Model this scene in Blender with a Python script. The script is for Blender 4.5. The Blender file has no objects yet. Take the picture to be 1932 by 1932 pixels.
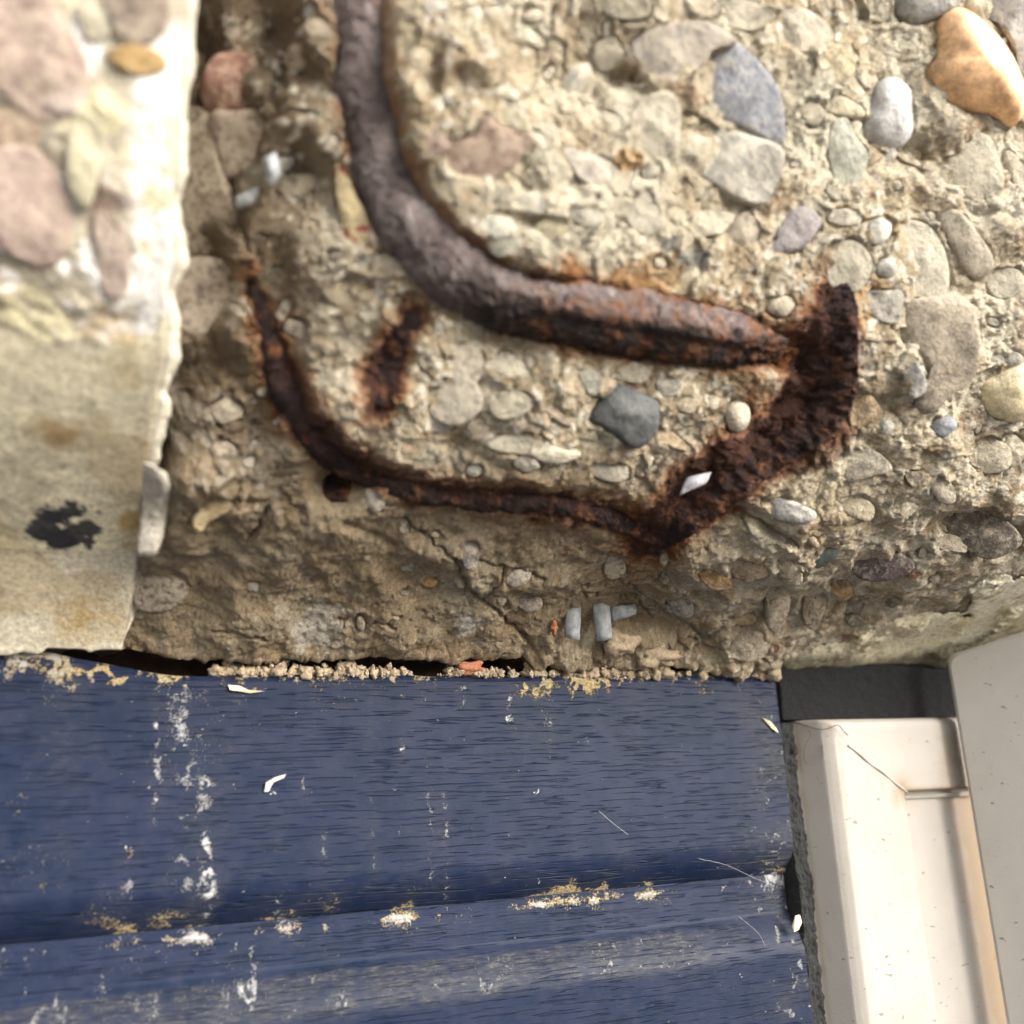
import bpy, bmesh, math, random
import numpy as np
from mathutils import Vector, Matrix
from mathutils.bvhtree import BVHTree

random.seed(7); RNG = np.random.default_rng(7)
SC = bpy.context.scene
COL = SC.collection

# ------------------------------------------------------------------ camera
# (measurements of the photograph are written on a 1932 x 1932 grid)
F = 1605.0; CX = 966.0
Xc = np.array([4334., 334., F]); Xc /= np.linalg.norm(Xc)
Zc = np.array([-158., -5666., F]); Zc -= Xc * Zc.dot(Xc); Zc /= np.linalg.norm(Zc)
Yc = np.cross(Zc, Xc)
R = np.array([Xc, Yc, Zc])                       # camera(right,down,forward) -> world
CAM = np.array([0.0, -0.45, 0.0])
cam = bpy.data.cameras.new('camera'); camo = bpy.data.objects.new('camera', cam); COL.objects.link(camo)
right, down, fwd = R[:, 0], R[:, 1], R[:, 2]
camo.matrix_world = Matrix(((right[0], -down[0], -fwd[0], CAM[0]), (right[1], -down[1], -fwd[1], CAM[1]),
                            (right[2], -down[2], -fwd[2], CAM[2]), (0, 0, 0, 1)))
cam.sensor_width = 36; cam.lens = 36 * F / 1932; cam.clip_start = 0.005; cam.clip_end = 400
cam.dof.use_dof = True; cam.dof.focus_distance = 0.46; cam.dof.aperture_fstop = 3.7
SC.camera = camo

# ------------------------------------------------------------------ light
SUN_EL, SUN_AZ = math.radians(25), math.radians(36)     # azimuth measured from -y towards +x
world = bpy.data.worlds.new('World'); SC.world = world; world.use_nodes = True
wn = world.node_tree.nodes; wl = world.node_tree.links
sky = wn.new('ShaderNodeTexSky'); sky.sky_type = 'NISHITA'; sky.sun_disc = False
sky.sun_elevation = SUN_EL; sky.sun_rotation = math.pi - SUN_AZ; sky.dust_density = 4.0
hs = wn.new('ShaderNodeHueSaturation'); hs.inputs['Saturation'].default_value = 0.35
wl.new(sky.outputs[0], hs.inputs['Color']); wl.new(hs.outputs[0], wn['Background'].inputs[0])
wn['Background'].inputs[1].default_value = 0.15
sl = bpy.data.lights.new('sun', 'SUN'); sl.energy = 1.5; sl.angle = math.radians(34); sl.color = (1, .96, .9)
so = bpy.data.objects.new('sun', sl); COL.objects.link(so)
Ld = Vector((math.sin(SUN_AZ) * math.cos(SUN_EL), -math.cos(SUN_AZ) * math.cos(SUN_EL), math.sin(SUN_EL)))
so.rotation_euler = Ld.to_track_quat('Z', 'Y').to_euler(); so.location = (1, -2, 2)
vs = SC.view_settings; vs.view_transform = 'Standard'; vs.look = 'None'; vs.gamma = 1; vs.exposure = 1.76
vs.use_curve_mapping = False
SC.cycles.max_bounces = 4

# ------------------------------------------------------------------ helpers
def rays(px, py):
    px = np.asarray(px, float); py = np.asarray(py, float)
    d = np.stack([(px - CX) / F, (py - CX) / F, np.ones_like(px)], -1)
    d = d @ R.T
    return d                                      # unit depth along the view axis
def proj(P):
    c = (P - CAM) @ R
    return c[..., 0] / c[..., 2] * F + CX, c[..., 1] / c[..., 2] * F + CX, c[..., 2]
def on_plane(px, py, y):                          # point on the vertical plane y = const
    d = rays(px, py); t = (y - CAM[1]) / d[..., 1]
    return CAM + d * t[..., None] if np.ndim(t) else CAM + d * t
def smooth(a, b, x):
    t = np.clip((x - a) / (b - a), 0, 1); return t * t * (3 - 2 * t)
_TAB = np.random.default_rng(99).random(65536).astype(np.float32)
def _h(i, j, k, seed):
    return _TAB[((i + k * 57 + seed * 131) & 255) * 256 + ((j + k * 113 + seed * 71) & 255)]
def vnoise(P, seed=0):                            # value noise, P (...,2|3), about -1..1
    P = np.asarray(P, np.float32); fl = np.floor(P); f = P - fl; f = f * f * f * (f * (f * 6 - 15) + 10)
    I = fl.astype(np.int32); i, j = I[..., 0], I[..., 1]
    if P.shape[-1] == 2:
        a = _h(i, j, 0, seed); b = _h(i + 1, j, 0, seed); c = _h(i, j + 1, 0, seed); d = _h(i + 1, j + 1, 0, seed)
        u, v = f[..., 0], f[..., 1]
        return 2 * ((a + (b - a) * u) * (1 - v) + (c + (d - c) * u) * v) - 1
    k = I[..., 2]; u, v, w = f[..., 0], f[..., 1], f[..., 2]
    r = 0
    for dz, wz in ((0, 1 - w), (1, w)):
        a = _h(i, j, k + dz, seed); b = _h(i + 1, j, k + dz, seed)
        c = _h(i, j + 1, k + dz, seed); d = _h(i + 1, j + 1, k + dz, seed)
        r = r + wz * ((a + (b - a) * u) * (1 - v) + (c + (d - c) * u) * v)
    return 2 * r - 1
def fbm(P, scale, octv=4, seed=0, gain=.5):
    P = (np.asarray(P, float) * scale).astype(np.float32); r = 0; a = 1; t = 0
    c, s = math.cos(.6), math.sin(.6)
    P = P.copy(); P[..., 0], P[..., 1] = c * P[..., 0] + s * P[..., 1], c * P[..., 1] - s * P[..., 0]
    for o in range(octv):
        r = r + a * vnoise(P, seed + o * 17); t += a; a *= gain
        Q = P.copy(); Q[..., 0] = c * P[..., 0] - s * P[..., 1]; Q[..., 1] = s * P[..., 0] + c * P[..., 1]
        P = Q * 2.03 + 11.3
    return r / t * 1.6
def cells(P, scale, seed=0):                      # F1, F2, cell random numbers and offset to cell centre (2-D)
    P = (np.asarray(P, float) * scale).astype(np.float32); I = np.floor(P).astype(np.int32)
    f1 = np.full(P.shape[:-1], 9., np.float32); f2 = f1.copy(); r1 = np.zeros_like(f1); r2 = r1.copy(); ox = r1.copy(); oy = r1.copy()
    for di in (-1, 0, 1):
        for dj in (-1, 0, 1):
            i = I[..., 0] + di; j = I[..., 1] + dj
            dx = P[..., 0] - (i + .1 + .8 * _h(i, j, 1, seed)); dy = P[..., 1] - (j + .1 + .8 * _h(i, j, 2, seed))
            d = np.sqrt(dx * dx + dy * dy); n = d < f1
            f2 = np.where(n, f1, np.minimum(f2, d))
            f1 = np.where(n, d, f1); r1 = np.where(n, _h(i, j, 3, seed), r1); r2 = np.where(n, _h(i, j, 4, seed), r2)
            ox = np.where(n, dx, ox); oy = np.where(n, dy, oy)
    return f1, f2, r1, r2, ox, oy
def lerp(a, b, t): return a + (b - a) * t
def mixc(c, col, t): return c + (np.asarray(col) - c) * np.asarray(t)[..., None]
def poly_sd(pts, px, py):                         # signed distance to a closed polygon, < 0 inside
    pts = np.asarray(pts, float); d = np.full(px.shape, 1e9); ins = np.zeros(px.shape, bool)
    for (x0, y0), (x1, y1) in zip(pts, np.roll(pts, -1, 0)):
        ex, ey = x1 - x0, y1 - y0; L = ex * ex + ey * ey + 1e-9
        t = np.clip(((px - x0) * ex + (py - y0) * ey) / L, 0, 1)
        d = np.minimum(d, np.hypot(px - x0 - t * ex, py - y0 - t * ey))
        c = ((y0 > py) != (y1 > py)) & (px < ex * (py - y0) / (ey + 1e-12) + x0); ins ^= c
    return np.where(ins, -d, d)
def line_d(pts, px, py, w=None):                  # distance to an open polyline (minus interpolated half width)
    pts = np.asarray(pts, float); d = np.full(px.shape, 1e9)
    for k in range(len(pts) - 1):
        x0, y0 = pts[k][:2]; x1, y1 = pts[k + 1][:2]; ex, ey = x1 - x0, y1 - y0
        t = np.clip(((px - x0) * ex + (py - y0) * ey) / (ex * ex + ey * ey + 1e-9), 0, 1)
        q = np.hypot(px - x0 - t * ex, py - y0 - t * ey)
        if w is not None: q = q - lerp(w[k], w[k + 1], t)
        d = np.minimum(d, q)
    return d
def spline(pts, n):                               # Catmull-Rom through rows of pts
    pts = np.asarray(pts, float); P = np.vstack([2 * pts[0] - pts[1], pts, 2 * pts[-1] - pts[-2]])
    out = []
    for u in np.linspace(0, len(pts) - 1 - 1e-6, n):
        k = int(u); t = u - k; a, b, c, d = P[k:k + 4]
        out.append(.5 * (2 * b + (c - a) * t + (2 * a - 5 * b + 4 * c - d) * t * t + (3 * b - a - 3 * c + d) * t ** 3))
    return np.array(out)
def closed_spline(pts, n):
    pts = np.asarray(pts, float); m = len(pts); out = []
    for u in np.linspace(0, m, n, endpoint=False):
        k = int(u); t = u - k; a, b, c, d = (pts[(k + q) % m] for q in (-1, 0, 1, 2))
        out.append(.5 * (2 * b + (c - a) * t + (2 * a - 5 * b + 4 * c - d) * t * t + (3 * b - a - 3 * c + d) * t ** 3))
    return np.array(out)

def mesh_np(name, V, Fq, mat, parent=None, colors=None, smoothed=True, extra=None):
    """V (n,3); Fq (m,4) or (m,3) int array; colors dict name->(n,3)"""
    V = np.ascontiguousarray(V, np.float32); Fq = np.ascontiguousarray(Fq, np.int32); k = Fq.shape[1]
    me = bpy.data.meshes.new(name)
    me.vertices.add(len(V)); me.vertices.foreach_set('co', V.ravel())
    me.loops.add(Fq.size); me.loops.foreach_set('vertex_index', Fq.ravel())
    me.polygons.add(len(Fq)); me.polygons.foreach_set('loop_start', np.arange(0, Fq.size, k, dtype=np.int32))
    if smoothed: me.polygons.foreach_set('use_smooth', np.ones(len(Fq), bool))
    me.update(calc_edges=True); me.validate()
    for an, c in (colors or {}).items():
        a = me.color_attributes.new(an, 'FLOAT_COLOR', 'POINT')
        cc = np.ones((len(V), 4), np.float32); cc[:, :3] = np.clip(c, 0, 1); a.data.foreach_set('color', cc.ravel())
    if mat: me.materials.append(mat)
    o = bpy.data.objects.new(name, me); COL.objects.link(o)
    if parent: o.parent = parent
    return o
def mesh_py(name, V, faces, mat, parent=None, smoothed=False):
    me = bpy.data.meshes.new(name); me.from_pydata([tuple(v) for v in V], [], faces)
    if smoothed:
        for p in me.polygons: p.use_smooth = True
    me.materials.append(mat); o = bpy.data.objects.new(name, me); COL.objects.link(o)
    if parent: o.parent = parent
    return o
def grid_faces(ny, nx, wrap=False):
    j, i = np.meshgrid(np.arange(ny - 1), np.arange(nx if wrap else nx - 1), indexing='ij'); i2 = (i + 1) % nx
    return np.stack([j * nx + i, j * nx + i2, (j + 1) * nx + i2, (j + 1) * nx + i], -1).reshape(-1, 4)
def tag(o, label, cat, group=None, kind=None):
    if label: o['label'] = label
    if cat: o['category'] = cat
    if group: o['group'] = group
    if kind: o['kind'] = kind
    return o
def empty(name, loc):
    o = bpy.data.objects.new(name, None); o.empty_display_size = .02; COL.objects.link(o); o.location = loc; return o
def into(o, parent):                              # parent keeping world geometry (parents are only translated)
    o.parent = parent; o.location = -Vector(parent.location); return o

# ------------------------------------------------------------------ materials
def new_mat(name):
    m = bpy.data.materials.new(name); m.use_nodes = True; nt = m.node_tree
    return m, nt, nt.nodes['Principled BSDF']
def N(nt, kind, **kw):
    n = nt.nodes.new(kind)
    for k, v in kw.items():
        if k in n.inputs.keys(): n.inputs[k].default_value = v
        else: setattr(n, k, v)
    return n
def texco(nt, scale=(1, 1, 1)):
    t = N(nt, 'ShaderNodeTexCoord'); g = N(nt, 'ShaderNodeNewGeometry'); m = N(nt, 'ShaderNodeMapping')
    nt.links.new(g.outputs['Position'], m.inputs[0]); m.inputs['Scale'].default_value = scale; return m.outputs[0]
def noise(nt, co, scale, detail=4, rough=.6):
    n = N(nt, 'ShaderNodeTexNoise', Scale=scale, Detail=detail, Roughness=rough); nt.links.new(co, n.inputs['Vector']); return n.outputs[0]
def ramp(nt, fac, stops):
    r = N(nt, 'ShaderNodeValToRGB'); e = r.color_ramp.elements
    while len(e) < len(stops): e.new(.5)
    for q, (p, c) in zip(e, stops):
        q.position = p; q.color = (c, c, c, 1) if np.isscalar(c) else (*c, 1)
    nt.links.new(fac, r.inputs[0]); return r.outputs[0]
def mix(nt, fac, a, b, mode='MIX'):
    m = N(nt, 'ShaderNodeMix', data_type='RGBA', blend_type=mode)
    for s, v in ((m.inputs[0], fac), (m.inputs[6], a), (m.inputs[7], b)):
        if hasattr(v, 'links') or isinstance(v, bpy.types.NodeSocket): nt.links.new(v, s)
        elif isinstance(v, (int, float)): s.default_value = v
        else: s.default_value = (*v, 1)
    return m.outputs[2]
def bump(nt, h, dist, strength=1.0, prev=None):
    b = N(nt, 'ShaderNodeBump', Distance=dist, Strength=strength); nt.links.new(h, b.inputs['Height'])
    if prev: nt.links.new(prev, b.inputs['Normal'])
    return b.outputs[0]
def attr(nt, name):
    a = N(nt, 'ShaderNodeAttribute', attribute_name=name); return a.outputs['Color']

def mat_vcol(name, rough=.93, grain=1.0, spec=.25):
    m, nt, b = new_mat(name); co = texco(nt)
    n1 = noise(nt, co, 420, 6, .7); n2 = noise(nt, co, 1700, 4, .7)
    c = mix(nt, 1.0, attr(nt, 'Col'), ramp(nt, n1, [(.34, .70), (.5, 1.0), (.66, 1.24)]), 'MULTIPLY')
    c = mix(nt, .8, c, ramp(nt, n2, [(.38, .62), (.5, 1.0), (.62, 1.28)]), 'MULTIPLY')
    nt.links.new(c, b.inputs['Base Color']); b.inputs['Roughness'].default_value = rough
    b.inputs['Specular IOR Level'].default_value = spec
    p = bump(nt, n1, .0026 * grain); p = bump(nt, n2, .0014 * grain, 1.0, p)
    nt.links.new(p, b.inputs['Normal']); return m
M_CONC = mat_vcol('broken_concrete')
M_PAINTED = mat_vcol('weathered_paint_on_concrete', .8, .45)

def mat_stone(name, rough, dust, patch=None, bk=1.0):
    m, nt, b = new_mat(name); co = texco(nt); oi = N(nt, 'ShaderNodeObjectInfo')
    add = N(nt, 'ShaderNodeVectorMath', operation='ADD'); nt.links.new(co, add.inputs[0])
    sc = N(nt, 'ShaderNodeCombineXYZ'); nt.links.new(oi.outputs['Random'], sc.inputs[0]); nt.links.new(sc.outputs[0], add.inputs[1])
    v = add.outputs[0]
    n1 = noise(nt, v, 130, 5, .6); n2 = noise(nt, v, 900, 5, .7); n3 = noise(nt, v, 260, 6, .75)
    c = mix(nt, 1.0, oi.outputs['Color'], ramp(nt, n1, [(.36, .66), (.5, 1.0), (.64, 1.3)]), 'MULTIPLY')
    c = mix(nt, .7, c, ramp(nt, n2, [(.36, .7), (.52, 1.0), (.66, 1.25)]), 'MULTIPLY')
    if patch: c = mix(nt, ramp(nt, noise(nt, v, 70, 3, .5), [(.5, 0), (.54, 1)]), c, patch)
    dc = mix(nt, .5, oi.outputs['Color'], (.56, .49, .365)); c = mix(nt, ramp(nt, n3, [(dust, 0), (dust + .1, .85)]), c, dc)
    nt.links.new(c, b.inputs['Base Color']); b.inputs['Specular IOR Level'].default_value = .35
    nt.links.new(ramp(nt, n3, [(dust, rough), (dust + .1, .95)]), b.inputs['Roughness'])
    p = bump(nt, n1, .003 * bk); p = bump(nt, n3, .0025 * bk, .8, p); p = bump(nt, n2, .0009 * bk, .8, p)
    nt.links.new(p, b.inputs['Normal']); return m
M_STONE = mat_stone('aggregate_stone', .7, .50)
M_PEBBLE = mat_stone('smooth_pebble', .45, .74, None, .3)
M_PEACH = mat_stone('polished_pebble', .5, .9, None, .08)
M_DUSTY = mat_stone('dusty_stone', .8, .42)
M_CREAMRED = mat_stone('cream_and_red_stone', .7, .66, (.22, .045, .03))

def mat_rust(name, light, dark, orange, amt):
    m, nt, b = new_mat(name); co = texco(nt)
    n1 = noise(nt, co, 60, 6, .7); n2 = noise(nt, co, 300, 6, .75); n3 = noise(nt, co, 1300, 4, .7); n4 = noise(nt, co, 110, 5, .65)
    c = mix(nt, ramp(nt, n1, [(.42, 0), (.58, 1)]), dark, light)
    c = mix(nt, ramp(nt, n4, [(amt, 0), (amt + .1, .8)]), c, orange)
    sp = N(nt, 'ShaderNodeSeparateColor'); nt.links.new(attr(nt, 'RustShade'), sp.inputs[0])
    def am(ch, lo, hi):
        q = N(nt, 'ShaderNodeMath', operation='MULTIPLY_ADD'); nt.links.new(n2, q.inputs[0]); q.inputs[1].default_value = 1.2; nt.links.new(sp.outputs[ch], q.inputs[2])
        hf = N(nt, 'ShaderNodeMath', operation='MULTIPLY'); nt.links.new(q.outputs[0], hf.inputs[0]); hf.inputs[1].default_value = .5; return ramp(nt, hf.outputs[0], [(lo / 2, 0), (hi / 2, .9)])
    c = mix(nt, am(1, .75, 1.25), c, (.035, .022, .018)); c = mix(nt, am(0, .78, 1.2), c, (.25, .105, .042)); c = mix(nt, am(2, 1.0, 1.2), c, (.42, .37, .32))
    c = mix(nt, 1.0, c, ramp(nt, n2, [(.36, .5), (.5, 1.0), (.66, 1.6)]), 'MULTIPLY')
    c = mix(nt, ramp(nt, n3, [(.66, 0), (.70, .7)]), c, (.45, .38, .33))
    nt.links.new(c, b.inputs['Base Color']); b.inputs['Roughness'].default_value = .85; b.inputs['Specular IOR Level'].default_value = .25
    p = bump(nt, n2, .0085); p = bump(nt, n3, .0026, 1, p); nt.links.new(p, b.inputs['Normal']); return m
M_RUST = mat_rust('scaled_rusty_steel', (.34, .285, .27), (.20, .155, .145), (.30, .16, .085), .60)
M_RUSTD = mat_rust('dark_rust_scale', (.055, .028, .022), (.022, .012, .011), (.16, .05, .02), .60)
M_RUSTB = mat_rust('flaking_brown_rust', (.075, .036, .025), (.03, .016, .014), (.17, .065, .028), .60)

def plain(name, col, rough=.6, nscale=300, var=.25, bmp=.0003, spec=.4):
    m, nt, b = new_mat(name); co = texco(nt); n1 = noise(nt, co, nscale, 5, .65)
    c = mix(nt, 1.0, col, ramp(nt, n1, [(.25, 1 - var), (.5, 1.0), (.75, 1 + var)]), 'MULTIPLY')
    nt.links.new(c, b.inputs['Base Color']); b.inputs['Roughness'].default_value = rough; b.inputs['Specular IOR Level'].default_value = spec
    nt.links.new(bump(nt, n1, bmp), b.inputs['Normal']); return m
M_PLAST = plain('grey_white_plastic', (.24, .25, .25), .7, 260, .45)
M_LILAC = plain('pale_lilac_plastic', (.33, .315, .33), .7, 400, .4)
M_DARK = plain('dark_cavity_brick', (.10, .065, .045), .95, 120, .5, .002)
M_TAPE = plain('black_foam_tape', (.012, .012, .013), .95, 1100, .9, .004)
M_SEAL = plain('perished_black_sealant', (.013, .013, .012), .85, 500, .7, .0015)
M_CRUMB = plain('mortar_crumb', (.30, .235, .155), .95, 500, .5, .001)
M_BRICK = plain('brick_red', (.30, .12, .065), .95, 700, .35, .0006)
M_FLAKE = plain('cream_paint_flake', (.66, .58, .38), .8, 500, .2)
M_LIPP = plain('peeling_white_paint', (.44, .40, .33), .85, 260, .5, .002)
M_WFLAKE = plain('white_paint_flake', (.36, .345, .31), .8, 400, .4)
M_WEB = plain('dusty_web', (.25, .245, .23), .9, 800, .2)
M_HAIR = plain('dark_hair', (.05, .035, .025), .7, 800, .2)
M_GROUND = plain('paving', (.13, .125, .12), .9, 6, .2, .002)

# navy woodgrain cladding: attribute Dirt = (chalk, ochre, grime)
def mat_clad():
    m, nt, b = new_mat('navy_woodgrain_cladding'); co = texco(nt)
    gx = texco(nt, (34, 34, 760)); gf = texco(nt, (110, 110, 1500))
    g1 = noise(nt, gx, 1.0, 1.5, .5); g2 = noise(nt, gf, 1.0, 3, .6); n2 = noise(nt, co, 26, 5, .6); n3 = noise(nt, co, 700, 5, .7)
    dash = ramp(nt, g1, [(.575, 1), (.635, 0)])
    n5 = noise(nt, co, 75, 6, .72); c = mix(nt, ramp(nt, n2, [(.38, 0), (.62, 1)]), (.003, .009, .026), (.008, .013, .033)); c = mix(nt, ramp(nt, n5, [(.45, 0), (.65, .4)]), c, (.021, .024, .042)); c = mix(nt, ramp(nt, n5, [(.34, .4), (.46, 0)]), c, (.003, .006, .015))
    c = mix(nt, ramp(nt, g1, [(.58, 0), (.66, .5)]), c, (.003, .006, .014))
    sep = N(nt, 'ShaderNodeSeparateColor'); nt.links.new(attr(nt, 'Dirt'), sep.inputs[0])
    def thr(ch, lo, hi):
        ad = N(nt, 'ShaderNodeMath', operation='MULTIPLY_ADD'); nt.links.new(n3, ad.inputs[0]); ad.inputs[1].default_value = 1.3
        nt.links.new(sep.outputs[ch], ad.inputs[2]); hf = N(nt, 'ShaderNodeMath', operation='MULTIPLY'); nt.links.new(ad.outputs[0], hf.inputs[0]); hf.inputs[1].default_value = .5; return ramp(nt, hf.outputs[0], [(lo / 2, 0), (hi / 2, 1)])
    gs = N(nt, 'ShaderNodeMath', operation='MULTIPLY_ADD'); nt.links.new(n3, gs.inputs[0]); gs.inputs[1].default_value = .5; nt.links.new(sep.outputs[2], gs.inputs[2]); grime = ramp(nt, gs.outputs[0], [(.3, 0), (1.0, .85)]); hz = noise(nt, texco(nt, (180, 500, 900)), 1.0, 4, .75)
    c = mix(nt, grime, c, ramp(nt, hz, [(.40, (.010, .014, .026)), (.56, (.030, .032, .038)), (.70, (.085, .083, .078))]))
    och = thr(1, .95, 1.2); c = mix(nt, och, c, ramp(nt, n3, [(.4, (.16, .12, .055)), (.6, (.36, .28, .15))]))
    ch = thr(0, .90, 1.32); c = mix(nt, ch, c, (.30, .30, .295))
    nt.links.new(c, b.inputs['Base Color']); b.inputs['Specular IOR Level'].default_value = .14
    d = mix(nt, 1.0, ch, och, 'ADD')
    rr = mix(nt, d, (.52, .52, .52), (.92, .92, .92)); nt.links.new(rr, b.inputs['Roughness'])
    p = bump(nt, dash, .0008, .7); p = bump(nt, g2, .00022, .6, p); p = bump(nt, d, .0006, .7, p); p = bump(nt, n3, .00025, .5, p)
    nt.links.new(p, b.inputs['Normal']); return m
M_CLAD = mat_clad()
def mat_upvc(name='dirty_white_upvc', k=1.0):
    m, nt, b = new_mat(name); co = texco(nt)
    n1 = noise(nt, co, 18, 5, .6); sp = texco(nt, (150, 150, 330)); n2 = noise(nt, sp, 1, 2, .5); n3 = noise(nt, co, 900, 4, .7)
    c = mix(nt, ramp(nt, n1, [(.3, 0), (.7, 1)]), tuple(v * k for v in (.275, .248, .215)), tuple(v * k for v in (.325, .298, .262)))
    c = mix(nt, ramp(nt, n2, [(.70, 0), (.73, .75)]), c, (.10, .085, .065))
    st = ramp(nt, attr(nt, 'Dirt'), [(0, 0), (1, 1)])
    ad = N(nt, 'ShaderNodeMath', operation='MULTIPLY_ADD'); nt.links.new(n3, ad.inputs[0]); ad.inputs[1].default_value = .5
    nt.links.new(st, ad.inputs[2])
    c = mix(nt, ramp(nt, ad.outputs[0], [(.34, 0), (.75, .5), (1.0, .8)]), c, (.20, .135, .07))
    nt.links.new(c, b.inputs['Base Color']); b.inputs['Roughness'].default_value = .55; b.inputs['Specular IOR Level'].default_value = .35
    nt.links.new(bump(nt, n3, .00015), b.inputs['Normal']); return m
M_UPVC = mat_upvc(); M_SASH = mat_upvc('white_upvc_sash', 1.4)

# ------------------------------------------------------------------ setting: ground and the wall behind the cladding
g = mesh_py('ground', [(-60, -60, -1.5), (60, -60, -1.5), (60, 60, -1.5), (-60, 60, -1.5)], [(0, 1, 2, 3)], M_GROUND); g['kind'] = 'structure'

# ------------------------------------------------------------------ where the steel lies (photo grid, half widths)
BAR_A = [(672, -380, 56), (674, -250, 55), (676, -130, 55), (680, 0, 55), (690, 150, 56), (714, 280, 60), (760, 400, 65), (840, 492, 66), (962, 562, 63), (1100, 596, 70),
         (1250, 622, 68), (1380, 644, 58), (1450, 660, 52), (1500, 670, 44)]
BAR_B = [(480, 540, 14), (500, 610, 20), (524, 700, 28), (566, 778, 32), (624, 850, 31), (700, 895, 24), (800, 924, 24), (920, 938, 25),
         (1050, 946, 24), (1150, 975, 22), (1240, 1010, 16)]
BAR_C = [(1572, 522, 14), (1567, 556, 42), (1560, 600, 54), (1552, 680, 62), (1520, 760, 72), (1440, 838, 60), (1345, 915, 50), (1270, 975, 44), (1215, 1025, 30)]
BAR_D = [(772, 592, 26), (752, 650, 36), (730, 710, 37), (716, 765, 26)]
BARS = [BAR_A, BAR_B, BAR_C, BAR_D]
def bar_d(bar, px, py):
    b = np.array(bar); return line_d(b[:, :2], px, py, b[:, 2])

# ------------------------------------------------------------------ broken concrete: base profile + relief
Z0 = on_plane(335, 1222, 0.0)[2]
seg = [(.020, 34), (.040, 24), (.040, 19), (.035, 30), (.05, 46), (.05, 60), (.08, 70), (.12, 74), (.16, 80)]
Ls = np.array([s for s, a in seg]); cum = np.concatenate([[0], np.cumsum(Ls)])
sf = np.linspace(0, cum[-1], 1200); angf = np.interp(sf, (cum[:-1] + cum[1:]) / 2, [a for s, a in seg]); angf = np.radians(angf)
ds = sf[1] - sf[0]
yf = -np.concatenate([[0], np.cumsum(np.cos(angf[:-1]) * ds)]); zf = Z0 + np.concatenate([[0], np.cumsum(np.sin(angf[:-1]) * ds)])
def base(x, s):
    y = np.interp(s, sf, yf); z = np.interp(s, sf, zf); a = np.interp(s, sf, angf)
    P = np.stack([x, y, z], -1); Nn = np.stack([np.zeros_like(x), -np.sin(a), -np.cos(a)], -1); return P, Nn
# sample spacing follows what the view resolves
_, pyf, _ = proj(np.stack([np.full_like(sf, .12), yf, zf], -1))
s_rows = np.interp(np.linspace(-330, 1226, 720), pyf[::-1], sf[::-1])[::-1]
s_rows = np.concatenate([s_rows, np.linspace(s_rows[-1], cum[-1], 14)[1:]])
s_rows[0] = 0
xw = np.array([on_plane(p, 700, -.10)[0] for p in np.linspace(225, 1990, 880)])
xs = np.concatenate([np.linspace(-.6, xw[0], 12)[:-1], xw, np.linspace(xw[-1], 1.2, 12)[1:]])
S, X = np.meshgrid(s_rows, xs, indexing='ij')
P0, N0 = base(X, S)
UV = np.stack([X, S], -1) * 1000.0                                   # millimetres along the surface

HCTRL = np.array([  # px, py, millimetres proud of the base profile
 (200, 0, -70), (200, 300, -70), (200, 500, -65), (200, 700, -55), (200, 850, -48), (180, 1000, -40), (150, 1120, -30), (0, 300, -80), (0, 700, -70), (0, 950, -55), (0, 1100, -40), (-200, 500, -80), (-200, 900, -70), (260, 1190, -6), (100, 1200, -25),
 (340, -200, -60), (340, 100, -60), (340, 300, -58), (350, 500, -50), (360, 700, -36), (430, 250, -44), (480, 60, -36), (560, -150, -24), (560, 150, -25), (560, 330, -24),
 (490, 480, -28), (600, 480, -14), (420, 800, -22), (500, 640, -22), (640, 640, -9), (400, 960, -7), (330, 1080, -4), (560, 900, -7),
 (700, 800, -4), (640, 1010, -3), (700, 1130, 1), (500, 1130, 1), (620, 60, -12), (630, 250, -12), (680, 480, -8), (780, 580, -5),
 (820, 100, 9), (860, 260, 10), (900, 400, 8), (1020, 120, 6), (1000, 300, 9), (1100, 480, 8), (1250, 300, 10), (1250, 520, 5), (1400, 150, 10),
 (1400, 420, 6), (1450, 560, 4), (1600, 300, 8), (1700, 60, 6), (1700, 460, 8), (1850, 300, 10), (1640, 640, 8), (1800, 620, 8), (1900, 700, 10),
 (900, 680, -5), (1000, 760, -1), (1150, 720, 0), (1200, 850, 2), (1350, 760, 1), (1050, 860, 1), (850, 840, -2), (900, 1000, -6), (1100, 1010, -7),
 (1000, 1060, -5), (1200, 1090, -8), (800, 1060, -5), (900, 1150, 1), (1100, 1160, -4), (1250, 1180, -2), (1350, 1040, 3), (1450, 960, 4), (1500, 1060, 5),
 (1650, 850, 6), (1600, 980, 5), (1700, 1080, 4), (1800, 960, 8), (1900, 1000, 9), (1900, 1150, 5), (1600, 1180, 1), (1450, 1180, 0), (1300, 950, 1)], float)
_gx, _gy = np.meshgrid(np.linspace(-600, 2600, 214), np.linspace(-900, 1600, 168)); _num = 0; _den = 1e-9
for cx, cy, h in HCTRL:
    w = 1 / (((_gx - cx) ** 2 + (_gy - cy) ** 2) / 90. ** 2 + .12) ** 2.2; _num = _num + w * h; _den = _den + w
_MAC = _num / _den
def macro(px, py):
    u = np.clip((px + 600) / 3200 * 213, 0, 212.999); v = np.clip((py + 900) / 2500 * 167, 0, 166.999); i = u.astype(int); j = v.astype(int); u = u - i; v = v - j
    return (_MAC[j, i] * (1 - u) + _MAC[j, i + 1] * u) * (1 - v) + (_MAC[j + 1, i] * (1 - u) + _MAC[j + 1, i + 1] * u) * v
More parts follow.
